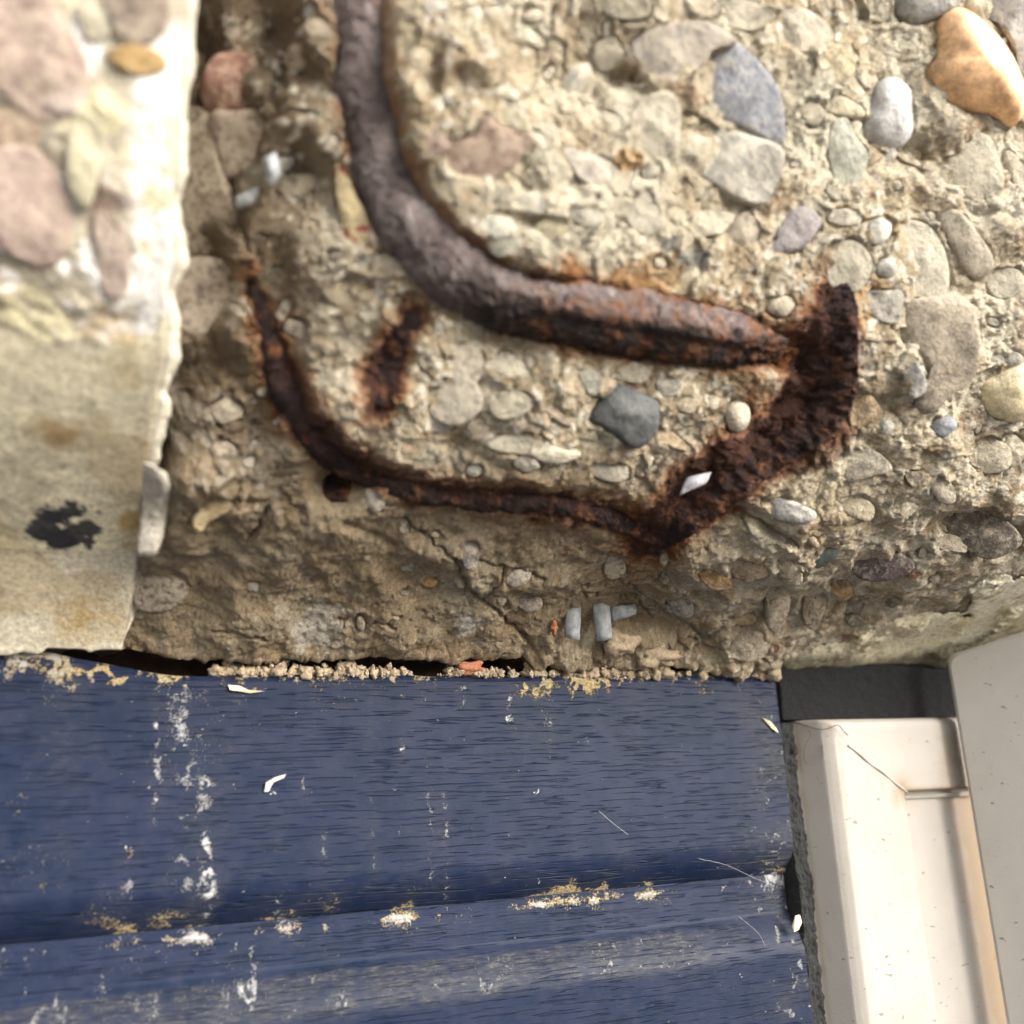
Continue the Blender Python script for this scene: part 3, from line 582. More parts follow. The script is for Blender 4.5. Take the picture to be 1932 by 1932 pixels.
# paint surviving on the lower right edge of the lintel
PE = [(1478, 1236), (1560, 1214), (1640, 1188), (1690, 1164), (1760, 1150), (1822, 1146), (1828, 1108), (1870, 1090), (1932, 1080), (2100, 1050), (2300, 1080), (2300, 1300), (1480, 1300)]
sd = poly_sd(PE, px, py) + 3.5 * mid + 2.5 * fin
inside = (sd < 0) & (py > 1000); fm = inside[:-1, :-1] & inside[1:, :-1] & inside[:-1, 1:] & inside[1:, 1:]
fq = grid_faces(ny, nx)[fm.ravel()]; used, inv = np.unique(fq, return_inverse=True)
Hs = macro(px, py) + 1.5 + .35 * big + .25 * mid + .12 * fin + .8 * smooth(0, -10, sd)
Hs = np.maximum(Hs, H + D + .6)
PS = (P0 + N0 * (Hs / 1000.)[..., None]).reshape(-1, 3)
pc = np.ones(X.shape + (1,)) * np.array([.60, .54, .38]); pc = mixc(pc, (.68, .63, .48), smooth(.1, .6, big)); pc = mixc(pc, (.34, .27, .12), smooth(.3, .9, mid + .4 * fin) * .6)
edgef = smooth(30, 4, np.interp(px, ex, ey) - py + 10 * mid); pc = mixc(pc, (.07, .065, .035), edgef * .85); pc = mixc(pc, (.06, .05, .04), smooth(.7, .9, fin) * .5)
o = mesh_np('painted_edge', PS[used], inv.reshape(-1, 4), M_PAINTED, None, {'Col': pc.reshape(-1, 3)[used]}); into(o, lintel)
o['label'] = 'strip of old cream paint on the lower edge'
md = o.modifiers.new('thickness', 'SOLIDIFY'); md.thickness = .0008; md.offset = -1

# the stones themselves, each a mesh bedded in the face
BV2 = bvh_of(PF, 3)
def build_stone(i, s, bv, parent, lift=0.0):
    outline, col, hh, flat, mat, label = s
    po = closed_spline(outline, 26); c2 = po.mean(0); po = c2 + (po - c2) * 1.05; hc = hit(c2[0], c2[1], bv)
    if hc is None: return
    hs_ = [h_ for h_ in (hit(c2[0] + (a - c2[0]) * .8, c2[1] + (b - c2[1]) * .8, bv) for a, b in po[::3]) if h_ is not None]
    nrm = np.mean([h_[1] for h_ in hs_] + [hc[1]], 0); nrm /= np.linalg.norm(nrm)
    vdir = CAM - hc[0]; vdir /= np.linalg.norm(vdir); nrm = .65 * nrm + .35 * vdir; nrm /= np.linalg.norm(nrm)
    cen = np.mean([h_[0] for h_ in hs_], 0) + nrm * (.0004 + lift)
    d = rays(po[:, 0], po[:, 1]); t = ((cen - CAM) @ nrm) / (d @ nrm); ring = CAM + d * t[:, None]
    cen = ring.mean(0); size = np.sqrt(np.mean(np.sum((ring - cen) ** 2, 1))); hgt = size * hh * (.8 if flat < 2.5 else .62)
    rs = np.array([1.05, 1.0, .95, .87, .76, .63, .5, .36, .22, .1]); V = []; n = len(po)
    rr = random.Random(i); tilt = np.array([rr.uniform(-1, 1), rr.uniform(-1, 1), rr.uniform(-1, 1)]) * (.35 if flat > 2.5 else .12)
    for r in rs:
        q = cen + (ring - cen) * min(r, 1.0 + (r - 1) * .6)
        z = -size * .5 if r > 1.01 else hgt * ((1 - r ** flat) ** .75 if r < .995 else 0) - (.0010 if r > .99 else 0)
        q = q + nrm * z
        if r <= 1: q = q + nrm * (((q - cen) @ tilt) * (1 - r ** 3))[:, None] * .6
        V.append(q)
    V = np.concatenate(V + [(cen + nrm * hgt)[None]], 0)
    if flat > 2.3:
        h_ = (V - cen) @ nrm; ta = ring[0] - cen; ta /= np.linalg.norm(ta); tb = np.cross(nrm, ta); ua = (V - cen) @ ta / size; ub = (V - cen) @ tb / size; h0 = h_.copy()
        for q_ in range(4):
            an_ = rr.uniform(0, 6.28); k_ = rr.uniform(.35, 1.1); h_ = np.minimum(h_, hgt * (rr.uniform(.55, .95) - k_ * (math.cos(an_) * ua + math.sin(an_) * ub)))
        h_ = np.maximum(h_, np.minimum(h0, -.0012)); V = V + nrm * (h_ - h0)[:, None]
    nz = fbm(V * (1 / max(size, .002)) + i * 7.3, 1.1, 3, 5) * (.05 if flat < 2.5 else .075); wv = np.ones(len(V)); wv[:n] = 0
    V = V + (nrm * (nz * wv * size)[:, None])
    faces = [tuple(f) for f in grid_faces(len(rs), n, True).tolist()]; L = (len(rs) - 1) * n
    faces += [(L + k, L + (k + 1) % n, len(V) - 1) for k in range(n)]
    # outward faces
    a, b, c_ = (V[v] for v in faces[len(faces) // 2][:3])
    if np.cross(b - a, c_ - a) @ nrm < 0: faces = [f[::-1] for f in faces]
    o = mesh_py('stone' if flat > 2.3 else 'pebble', V - np.array(parent.location), faces, mat, parent, True)
    kf = rr.uniform(.9, 1.06); o.color = (*[min(1, v * kf) for v in col], 1)
    if label: o['label'] = label
    return o
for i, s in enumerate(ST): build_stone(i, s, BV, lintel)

# ------------------------------------------------------------------ reinforcement
def bar_mesh(name, bar, mat, sink, flat=1.0, rough=.10, n=170, seg=36, seed=0, squash=None, split=False):
    b = spline(np.array(bar, float), n); pts = []; rad = []; nor = []
    for x, y, w in b:
        h_ = hit(x, y, BV2)
        if h_ is None: h_ = hit(x, max(y, -60), BV2)
        dpt = (h_[0] - CAM) @ fwd; pts.append(h_[0]); rad.append(w * dpt / F); nor.append(h_[1])
    ker = np.ones(23) / 23
    def sm(A):
        A = np.array(A); pad = np.concatenate([np.repeat(A[:1], 11, 0), A, np.repeat(A[-1:], 11, 0)], 0)
        return np.stack([np.convolve(pad[:, k], ker, 'valid') for k in range(A.shape[1])], 1)
    # keep the line of sight of every point but even out its depth
    pts = np.array(pts); dd = rays(b[:, 0], b[:, 1]); dep_ = sm(((pts - CAM) @ fwd)[:, None])[:, 0]; nor = sm(nor)
    rad = np.array(rad); pts = CAM + dd * (dep_ + sink * rad + (.013 * smooth(1370, 1500, b[:, 0]) if seed == 3 else 0))[:, None]
    V = []; bb = np.linspace(0, 1, n)
    for k in range(n):
        T = pts[min(k + 1, n - 1)] - pts[max(k - 1, 0)]; T /= np.linalg.norm(T)
        vd = CAM - pts[k]; vd /= np.linalg.norm(vd); A = vd - T * (vd @ T); A /= np.linalg.norm(A); B = np.cross(T, A)
        th = np.linspace(0, 2 * math.pi, seg, endpoint=False)
        r = rad[k] * np.ones(seg)
        if split:                                        # the lower half has scaled away along the level run
            w_ = smooth(960, 1100, b[k, 0]); lo = smooth(-.05, .25, np.sin(th) * (1 if (B @ down) > 0 else -1)); r = r * (1 - .24 * w_ * lo)
        V.append(pts[k] + (np.cos(th) * r * flat)[:, None] * A + (np.sin(th) * r)[:, None] * B)
    V = np.array(V); cen = pts[:, None, :]; dirv = V - cen; dl = np.linalg.norm(dirv, axis=-1, keepdims=True); dirv /= dl
    mr = float(np.mean(rad)); nz = fbm(V, .8 / mr, 4, seed) * .9 + .5 * np.abs(fbm(V, 2.6 / mr, 3, seed + 5)) + .45 * fbm(V, 6 / mr, 3, seed + 9)
    V = V + dirv * (np.clip(nz, -1.2, 1.4) * rough)[..., None] * dl
    if flat < .5:
        vd_ = CAM - cen; vd_ = vd_ / np.linalg.norm(vd_, axis=-1, keepdims=True); V = V + vd_ * (((.6 * fbm(V, 2.2 / mr, 4, seed + 41) + .5 * np.abs(fbm(V, 6 / mr, 3, seed + 43)) - .1) * .22) * rad[:, None])[..., None]
    V = V + dirv * (np.abs(fbm(V, 9 / mr, 3, seed + 21)) * -.5 + .25)[..., None] * dl * rough * 1.3
    if seed == 3:                                        # the end has rusted down to a splintered stump
        en = smooth(1330, 1500, b[:, 0])[:, None]; V = V - dirv * (en * np.clip(.15 + .5 * fbm(V * np.array([.35, 1, 1]), 5 / mr, 3, 55), 0, .6))[..., None] * dl
    Vf = np.concatenate([V.reshape(-1, 3), pts[:1], pts[-1:]], 0); base_c = Vf.mean(0)
    fq = grid_faces(n, seg, True).tolist(); m = n * seg
    fq += [[k, (k + 1) % seg, m] for k in range(seg)] + [[(n - 1) * seg + k, (n - 1) * seg + (k + 1) % seg, m + 1] for k in range(seg)]
    o = mesh_py(name, Vf - base_c, fq, mat, None, True); o.location = base_c
    qx, qy, _ = proj(V); up_ = ((V - cen) @ -down) / np.linalg.norm(V - cen, axis=-1); rc = np.zeros(V.shape); md2 = fbm(V * 1000, 1 / 7., 4, seed + 31)
    if seed == 3:
        w_ = smooth(900, 1050, qx); rc[..., 0] = w_ * (smooth(.55, .95, up_) * .55 + .22 + .3 * md2 + .25 * smooth(1380, 1460, qx)); rc[..., 1] = smooth(820, 1000, qx) * smooth(.15, -.25, up_ + .25 * md2) * .75 + .25 * smooth(.5, 0, up_) ; rc[..., 2] = .35 * md2 * (1 - w_)  # orange rust in red; green paints underside shade over the dark scale
    else: rc[..., 0] = .06 + .35 * md2 + .22 * smooth(.6, .95, np.abs(up_))
    ra = o.data.color_attributes.new('RustShade', 'FLOAT_COLOR', 'POINT'); rr_ = np.zeros((len(Vf), 4), np.float32); rr_[:n * seg, :3] = np.clip(rc, 0, 1).reshape(-1, 3); rr_[:, 3] = 1; ra.data.foreach_set('color', rr_.ravel())
    bm = bmesh.new(); bm.from_mesh(o.data); bmesh.ops.recalc_face_normals(bm, faces=bm.faces); bm.to_mesh(o.data); bm.free()
    return o
a = bar_mesh('reinforcing_bar', BAR_A, M_RUST, -.10, .9, .13, 360, 72, 3, split=True)
tag(a, 'thick grey brown rusty steel bar curving down from the top of the break', 'steel bar', 'exposed reinforcement')
a = bar_mesh('reinforcing_bar', BAR_B, M_RUSTD, .0, .8, .20, 190, 28, 13)
tag(a, 'thin dark corroded steel bar curving below the thick bar, lowest in the break', 'steel bar', 'exposed reinforcement')
a = bar_mesh('reinforcing_bar', BAR_C, M_RUSTB, .16, .18, .10, 190, 40, 23)
tag(a, 'flat crusty brown steel bar running diagonally down from the right end of the thick bar', 'steel bar', 'exposed reinforcement')
a = bar_mesh('reinforcing_bar', BAR_D, M_RUSTD, .25, .5, .25, 80, 30, 33)
tag(a, 'short dark rusted bar stub between the thick bar and the thin curved bar', 'steel bar', 'exposed reinforcement')
a = bar_mesh('reinforcing_bar', [(668, 862, 44), (656, 895, 44), (650, 925, 45), (646, 948, 44)], M_RUSTD, .03, .14, .35, 60, 34, 39)
tag(a, 'black broken bar end hanging below the thin curved bar', 'steel bar', 'exposed reinforcement')

# ------------------------------------------------------------------ the standing left side: painted cover concrete nearer the camera
edge_pts = np.array([(-160, 352), (0, 338), (120, 332), (300, 324), (470, 318), (600, 312), (760, 290), (880, 272), (1000, 262), (1080, 252), (1150, 240), (1215, 232)], float)
seg2 = [(.030, 50), (.050, 30), (.055, 24), (.05, 36), (.10, 52), (.12, 62)]
c2 = np.concatenate([[0], np.cumsum([s for s, a in seg2])]); sg = np.linspace(0, c2[-1], 600)
ag = np.radians(np.interp(sg, (c2[:-1] + c2[1:]) / 2, [a for s, a in seg2])); dg = sg[1] - sg[0]
ZL = on_plane(150, 1229, -.006)[2]
yg = -.006 - np.concatenate([[0], np.cumsum(np.cos(ag[:-1]) * dg)]); zg = ZL + np.concatenate([[0], np.cumsum(np.sin(ag[:-1]) * dg)])
nrow, ncol = 420, 260
srow = np.linspace(0, c2[-1], nrow); yr = np.interp(srow, sg, yg); zr = np.interp(srow, sg, zg); ar = np.interp(srow, sg, ag)
# world x of the broken right edge for every row
def x_at(pxv, yv, zv):
    lo, hi = -.6, .4
    for _ in range(40):
        md_ = (lo + hi) / 2; q = proj(np.array([md_, yv, zv]))[0]
        if q < pxv: lo = md_
        else: hi = md_
    return (lo + hi) / 2
xe = []
for y_, z_ in zip(yr, zr):
    pyv = proj(np.array([-.08, y_, z_]))[1]; xe.append(x_at(np.interp(pyv, edge_pts[:, 0], edge_pts[:, 1]), y_, z_))
xe = np.array(xe); tt = np.linspace(0, 1, ncol) ** .75
XB = (-.42 + (xe[:, None] + .42) * tt[None, :]); SB = np.repeat(srow[:, None], ncol, 1)
jag = fbm(np.stack([srow * 1000, srow * 0], -1), 1 / 12., 4, 81) * .0008
XB += jag[:, None] * tt[None, :] ** 8
PB = np.stack([XB, np.repeat(yr[:, None], ncol, 1), np.repeat(zr[:, None], ncol, 1)], -1)
NB = np.stack([np.zeros_like(XB), -np.sin(np.repeat(ar[:, None], ncol, 1)), -np.cos(np.repeat(ar[:, None], ncol, 1))], -1)
bx, by, _ = proj(PB); UB = np.stack([XB, SB], -1) * 1000
roughz = smooth(680, 600, by + 30 * fbm(UB, 1 / 18., 3, 83))
hb = roughz * (fbm(UB, 1 / 20., 4, 85) * 3.5 + fbm(UB, 1 / 6., 3, 87) * 1.2) + fbm(UB, 1 / 30., 3, 89) * .8 + .25 * fbm(UB, 1 / 4., 3, 90)
hb += -.45 * smooth(1036, 1050, by) * (1 - roughz)
hb *= 1 - .9 * tt[None, :] ** 10
cb = np.ones(XB.shape + (1,)) * np.array([.66, .59, .42])
m1 = fbm(UB, 1 / 16., 4, 93); m2 = fbm(UB, 1 / 5., 4, 95); m3 = fbm(UB, 1 / 40., 3, 97)
lower = smooth(1036, 1042, by + 2 * m2); cb = mixc(cb, (.58, .52, .39), lower); cb = mixc(cb, (.62, .56, .38), smooth(930, 960, by) * (1 - lower) * .7)
cb = mixc(cb, (.42, .36, .26), smooth(.2, .7, m1) * .5); cb = mixc(cb, (.33, .29, .2), smooth(.55, .8, fbm(UB, 1 / 1.6, 3, 94)) * .6); cb = mixc(cb, (.36, .24, .09), smooth(.25, .6, m3 + .4 * m1) * .35)
up = mixc(np.ones(XB.shape + (1,)) * np.array([.50, .44, .33]), (.90, .86, .80), smooth(-.25, .25, m1 + .3 * m2)); up = mixc(up, (.36, .27, .21), smooth(.15, .5, fbm(UB, 1 / 24., 3, 99)))
up = mixc(up, (.90, .87, .82), smooth(215, 270, bx + 20 * m1) * smooth(30, 60, by) * .75); up = mixc(up, (.68, .61, .38), smooth(.4, .6, fbm(UB, 1 / 14., 3, 101)) * .8)  # upper part whitened: glare of strong light put into the paint colour
cb = cb + (up - cb) * roughz[..., None]
for cx, cy, r, col, am in [(110, 825, 50, (.33, .21, .08), .75), (250, 980, 26, (.42, .27, .09), .8), (150, 1165, 60, (.40, .27, .10), .7), (240, 700, 60, (.42, .33, .18), .6), (60, 930, 40, (.34, .29, .2), .5), (205, 620, 60, (.42, .28, .14), .5)]:
    q = np.hypot(bx - cx, (by - cy) * 1.2) / r + .5 * m1 + .3 * m2; cb = mixc(cb, col, smooth(1, .3, q) * am)
for cx, cy, rx, ry in [(88, 995, 36, 42), (148, 1005, 42, 36), (120, 970, 40, 22), (112, 1018, 46, 26)]:
    q = np.hypot((bx - cx) / rx, (by - cy) / ry) + .4 * m2 + .3 * fbm(UB, 1 / 1.5, 3, 96); cb = mixc(cb, (.022, .022, .026), smooth(.95, .8, q) * .96)
PBF = PB + NB * (hb / 1000)[..., None]
# the broken side: a pale lip, then an undercut running back into the break
lip = []; lipc = []
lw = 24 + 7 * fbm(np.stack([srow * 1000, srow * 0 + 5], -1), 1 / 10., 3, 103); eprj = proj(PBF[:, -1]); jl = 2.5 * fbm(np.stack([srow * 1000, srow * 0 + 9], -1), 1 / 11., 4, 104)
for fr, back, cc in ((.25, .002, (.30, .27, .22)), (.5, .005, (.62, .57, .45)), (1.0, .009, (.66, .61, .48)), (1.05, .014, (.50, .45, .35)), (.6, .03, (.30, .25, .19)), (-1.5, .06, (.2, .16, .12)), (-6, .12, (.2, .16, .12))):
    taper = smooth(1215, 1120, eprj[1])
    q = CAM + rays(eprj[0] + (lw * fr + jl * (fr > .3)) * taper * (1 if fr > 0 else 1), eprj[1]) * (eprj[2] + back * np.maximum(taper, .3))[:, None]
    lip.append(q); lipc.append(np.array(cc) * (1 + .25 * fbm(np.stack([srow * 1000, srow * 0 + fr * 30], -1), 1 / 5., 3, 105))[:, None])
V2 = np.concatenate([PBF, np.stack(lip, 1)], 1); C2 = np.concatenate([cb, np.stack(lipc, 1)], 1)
# ragged lower end, run back to the wall
bot = V2[0].copy(); bot[:, 2] += .0035 * fbm(np.stack([bot[:, 0] * 1000, bot[:, 0] * 0], -1), 1 / 14., 3, 107)
V2[0] = bot; b2 = bot.copy(); b2[:, 1] = .012; b2[:, 2] += .004; b3 = b2.copy(); b3[:, 1] = .08
V2 = np.concatenate([b3[None], b2[None], V2], 0); C2 = np.concatenate([C2[:1] * .5, C2[:1] * .5, C2], 0)
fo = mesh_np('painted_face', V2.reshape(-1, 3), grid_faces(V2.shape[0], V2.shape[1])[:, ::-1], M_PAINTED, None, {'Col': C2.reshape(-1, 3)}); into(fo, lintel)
fo['label'] = 'unbroken cover concrete with old cream paint, nearest the camera'
BVL = bvh_of(PBF, 2)
LST = [([(-30,-30),(60,-25),(120,40),(165,130),(150,210),(90,235),(20,190),(-30,120)], (.46,.33,.28), .14, 3.5, M_DUSTY, None),
 ([(205,95),(250,85),(300,100),(310,130),(260,140),(215,120)], (.45,.29,.11), .25, 2.6, M_STONE, 'small orange stone in the painted face'),
 ([(195,-30),(310,-30),(305,60),(250,90),(215,50)], (.33,.25,.20), .14, 3.5, M_DUSTY, None),
 ([(150,10),(205,-5),(215,55),(170,75)], (.50,.46,.35), .14, 3.5, M_DUSTY, None),
 ([(-20,300),(60,285),(110,340),(135,430),(110,490),(60,500),(-10,440)], (.48,.34,.30), .14, 3.5, M_DUSTY, 'large pinkish brown stone in the painted face'),
 ([(140,215),(190,240),(185,330),(160,390),(125,330)], (.60,.56,.38), .14, 3.5, M_DUSTY, None),
 ([(185,400),(235,430),(240,540),(205,560),(180,480)], (.50,.38,.33), .14, 3.5, M_DUSTY, None),
 ([(-10,215),(60,215),(75,260),(40,285),(-15,270)], (.40,.28,.20), .14, 3.5, M_DUSTY, None),
 ([(70,150),(150,160),(165,195),(120,215),(80,190)], (.55,.43,.39), .14, 3.5, M_DUSTY, None)]
for i, s in enumerate(LST): build_stone(500 + i, s, BVL, lintel, .001)

# loose tongue of paint at the broken edge
def sheet(name, rows_, mat, thick, parent=None, n=10, m=10, curl=None):
    """rows_: list of polylines given as (px, py, depth); lofted and thickened"""
    A = np.array([spline(np.array(r, float), n) for r in rows_]); A = np.array([spline(A[:, k], m) for k in range(n)])
    Pw = CAM + rays(A[..., 0], A[..., 1]) * A[..., 2:3]; Pw = Pw + .0004 * fbm(Pw * 1000, 1 / 3., 3, 9)[..., None]
    c = Pw.reshape(-1, 3).mean(0); off = np.zeros(3) if parent is None else np.array(parent.location)
    o = mesh_np(name, Pw.reshape(-1, 3) - (c if parent is None else off), grid_faces(n, m), mat)
    if parent is None: o.location = c
    else: o.parent = parent
    md_ = o.modifiers.new('thickness', 'SOLIDIFY'); md_.thickness = thick; md_.offset = 0; return o
dl_ = float(np.interp(950, eprj[1][::-1], eprj[2][::-1])); dl2 = float(np.interp(820, eprj[1][::-1], eprj[2][::-1]))
o = sheet('paint_tongue', [[(272, 872, dl2 - .002), (268, 940, dl_ - .002), (262, 1000, dl_), (256, 1050, dl_ + .003)], [(300, 885, dl2 - .006), (304, 950, dl_ - .004), (300, 1020, dl_ + .002), (285, 1050, dl_ + .005)],
                           [(312, 892, dl2 + .004), (332, 945, dl_ + .006), (308, 1000, dl_ + .010), (300, 1042, dl_ + .012)]], M_LIPP, .0009, lintel)
o['label'] = 'curled tongue of loose paint at the broken edge'

# ------------------------------------------------------------------ plastic pieces left in the concrete
def plastic(name, strips, mat, label, cat, group=None, thick=.0016):
    cs = []
    for st in strips:
        h_ = [hit(x, y, BV2) for x, y in st]; cs.append([(x, y, (q[0] - CAM) @ fwd) for (x, y), q in zip(st, h_)])
    md_ = np.mean([c[2] for s_ in cs for c in s_]); q = hit(strips[0][0][0], strips[0][0][1], BV2)[0]
    root = empty(name, q) if len(strips) > 1 else None
    for s_ in cs:
        (x0, y0, d0), (x1, y1, d1), (x2, y2, d2), (x3, y3, d3) = s_; d = np.mean([d0, d1, d2, d3]) - .0045
        o = sheet('fin' if root else name, [[(x0, y0, d), ((x0 + x3) / 2 - 1, (y0 + y3) / 2, d - .001), (x3, y3, d + .0005)], [((x0 + x1) / 2, (y0 + y1) / 2, d - .0012), ((x0 + x1 + x2 + x3) / 4, (y0 + y1 + y2 + y3) / 4, d - .0025), ((x2 + x3) / 2, (y2 + y3) / 2, d - .0008)],
                  [(x1, y1, d + .001), ((x1 + x2) / 2 + 1, (y1 + y2) / 2, d), (x2, y2, d + .001)]], mat, thick, root, 8, 8)
        if root is None: tag(o, label, cat, group)
    if root: tag(root, label, cat, group)
plastic('plastic_spacer', [[(1070, 1148), (1094, 1142), (1092, 1208), (1066, 1200)], [(1118, 1138), (1148, 1136), (1154, 1206), (1126, 1210)], [(1150, 1144), (1196, 1140), (1200, 1158), (1154, 1172)]], M_PLAST,
        'pale grey plastic spacer fins set in the mortar above the blue board', 'plastic spacer')
plastic('plastic_spacer', [[(500, 300), (520, 288), (526, 330), (508, 352)], [(446, 372), (500, 352), (494, 378), (446, 394)]], M_PLAST,
        'pale blue grey plastic scrap in the deep crevice left of the thick bar', 'plastic spacer')
plastic('plastic_flake', [[(1296, 902), (1342, 890), (1330, 912), (1282, 934)]], M_LILAC, 'small pale lilac plastic flake lying on the diagonal rusty bar', 'plastic flake', None, .001)

# ------------------------------------------------------------------ cladding boards
XR = on_plane(1476, 1400, 0.0)[0]; XL = -.55
zt = on_plane(335, 1272, 0.0)[2]
zj = on_plane(800, 1716, .006)[2]; zn = on_plane(800, 1652, 0.0)[2]
prof_face_top = zt
def profile(top, first):
    """(y, z) from the top edge of a board down to the tip of its nose; joint at top - everything relative"""
    pts = []
    if first:
        pts += [(.012, top - .0015), (.006, top), (.0015, top - .0006), (0, top - .003)]
        for q in np.linspace(0, 1, 26)[1:]: pts.append((0, top - .003 + (zn + .004 - top + .003) * q))
        jb = zj
    else:
        jb = top - .150
        pts += [(.016, top + .012), (.0128, top), (.0128, top - .004)]
        for q in np.linspace(0, 1, 8)[1:]: pts.append((.0128 - .0008 * q, top - .004 - .016 * q))
        pts += [(.0112, top - .0215), (.0098, top - .0232)]
        for q in np.linspace(0, 1, 12)[1:]: pts.append((.0098 - .0098 * math.sin(q * math.pi / 2), top - .0232 - .019 * q))
        for q in np.linspace(0, 1, 26)[1:]: pts.append((0, top - .0422 + (jb + .0225 - top + .0422) * q))
    z0 = pts[-1][1]
    for q in np.linspace(0, 1, 14)[1:]: pts.append((.0118 * q ** 1.8, z0 + (jb + .0010 - z0) * q))
    pts += [(.0124, jb + .0006), (.022, jb + .0008)]
    return np.array(pts), jb
def board(name, top, first, fine):
    pr, jb = profile(top, first)
    if fine:
        L = np.concatenate([[0], np.cumsum(np.linalg.norm(np.diff(pr, axis=0), axis=1))]); u = np.linspace(0, L[-1], 230); u = np.unique(np.concatenate([u, L]))
        pr = np.stack([np.interp(u, L, pr[:, 0]), np.interp(u, L, pr[:, 1])], 1)
        xx = np.concatenate([[XL], np.linspace(-.14, XR - .0004, 700), [XR]])
    else: xx = np.linspace(XL, XR, 30)
    G = np.stack(np.broadcast_arrays(xx[None, :], pr[:, :1], pr[:, 1:]), -1).copy()
    if first:                                             # the nose sags and the top edge is a little wavy
        wv = np.exp(-((pr[:, 1] - top) / .012) ** 2); G[..., 2] += (wv[:, None] * (.0012 * fbm(np.stack([xx * 1000, xx * 0], -1), 1 / 40., 3, 201) + .0125 * smooth(.0, -.08, xx))[None, :])
    qx, qy, _ = proj(G); U = np.stack([G[..., 0], G[..., 2] - G[..., 1]], -1) * 1000; Uo = U; U = U + np.stack([fbm(U, 1 / 5., 3, 231), fbm(U, 1 / 5., 3, 233)], -1) * 2.2
    a1 = fbm(U, 1 / 20., 4, 211); a2 = fbm(U, 1 / 4., 4, 213); a3 = fbm(U * np.array([.3, 1]), 1 / 2.0, 3, 215); a4 = fbm(U, 1 / 2., 2, 217)
    chalk = np.zeros(qx.shape); och = chalk.copy(); gr = chalk.copy() + .06 + .09 * a1 + .12 * a2
    drips = [(294, 1320, 1560, 6, .55), (388, 1470, 1720, 14, .85), (345, 1300, 1690, 20, .38), (505, 1450, 1500, 8, .0), (610, 1500, 1660, 7, .35), (760, 1390, 1420, 6, .7), (810, 1300, 1660, 9, .42), (838, 1480, 1700, 7, .55), (965, 1300, 1380, 7, .5),
             (1030, 1280, 1400, 10, .5), (1040, 1340, 1480, 5, .42), (955, 1480, 1600, 6, .4), (700, 1500, 1640, 5, .45), (575, 1440, 1500, 5, .4), (880, 1290, 1340, 9, .5), (240, 1620, 1720, 12, .35), (1110, 1390, 1410, 6, .6), (1150, 1530, 1570, 12, .4), (520, 1680, 1760, 12, .45), (470, 1790, 1932, 9, .35), (640, 1800, 1932, 8, .4)]
    for cx, y0, y1, w, am in drips:
        cxx = cx + (qy - 1400) * .02 + 5 * a1; q = np.exp(-((qx - cxx + 3 * a2) / w) ** 2) * smooth(y0 - 15, y0 + 10, qy) * smooth(y1 + 25, y1 - 15, qy)
        chalk += am * q * (.22 + .75 * a2 + .35 * a4); gr += .35 * am * np.exp(-((qx - cxx) / (w * 2.2)) ** 2) * smooth(y0 - 15, y0 + 10, qy) * smooth(y1 + 40, y1, qy)
    for cx, y0, w, am in [(430, 1260, 26, .16), (1190, 1260, 24, .12), (700, 1260, 22, .12), (130, 1260, 60, .25)]:      # darker runs
        gr += am * np.exp(-((qx - cx - 10 * a1) / w) ** 2) * smooth(1760, 1300, qy)
    top_e = np.exp(-np.clip(top - G[..., 2], 0, 1) / .006) if first else 0 * qx
    och += top_e * (.26 + .4 * a1 + .5 * a2); chalk += top_e * (.15 + .35 * a2)
    for cx, cy, rx, ry, am in [(1060, 1290, 50, 10, .8), (1130, 1290, 40, 16, .5), (1000, 1300, 30, 14, .4), (215, 1270, 25, 18, .75), (160, 1262, 50, 8, .7), (40, 1520, 34, 30, .35), (100, 1675, 24, 12, .55), (320, 1275, 40, 14, .4), (245, 1610, 12, 14, .4), (1060, 1310, 60, 20, .3)]:
        och += am * np.exp(-((qx - cx) / rx) ** 2 - ((qy - cy) / ry) ** 2) * (.7 + .9 * a2)
    for k in range(300):
        x, y = random.uniform(0, 1490), random.triangular(1265, 1900, 1400); r = random.uniform(1.5, 4.2)
        chalk += random.uniform(.5, .9) * np.exp(-((qx - x) ** 2 + ((qy - y) * random.uniform(.9, 1.8)) ** 2) / r ** 2) if 0 else 0
    # scattered specks
    f1_, f2_, r1_, r2_, _, _ = cells(U + 2.5 * np.stack([a2, a4], -1), 1 / 13., 221); chalk += (r1_ > .74) * smooth(.02 + .08 * r2_ ** 3, .0, f1_) * (.35 + .5 * r2_) * (1 + .6 * a4); fs1, _, rs1, rs2, _, _ = cells(U, 1 / 4.5, 227); chalk += (rs1 > .8) * smooth(.16, .02, fs1) * rs2 * .55; chalk += .16 * smooth(.1, .7, a1 + .5 * a2) * smooth(1000, 300, qx)
    och += smooth(.6, 1.0, a1 + .5 * a2) * .12
    jd = np.abs(G[..., 2] - jb) if first else np.abs(G[..., 2] - (top - .004))
    lj = np.exp(-jd / (.0016 if first else .0035)) * (.34 + .75 * a1 + .55 * a3); och += lj * .6; chalk += lj * .5 * (a3 > .1)
    if first: gr += smooth(zn + .004, jb, G[..., 2]) * np.clip(.25 + .8 * a1, 0, 1) * .6; och += smooth(zn, jb, G[..., 2]) * smooth(.3, .7, a1 + .4 * a2) * .45
    else:
        t_ = (top - G[..., 2]); led = smooth(.0225, .026, t_) * smooth(.046, .036, t_); fade = smooth(1460, 1250, qx)
        gr += led * (.75 + .45 * a3 + .3 * a1) * fade * .95; chalk += led * fade * .5 * np.clip(a3, 0, 1) * np.clip(.6 + a1, 0, 1)
    cor = smooth(.05, .0, XR - G[..., 0]); gr += cor * (.35 + .5 * a1); chalk += cor * smooth(.5, 1.0, a2 + .4 * a4) * .5
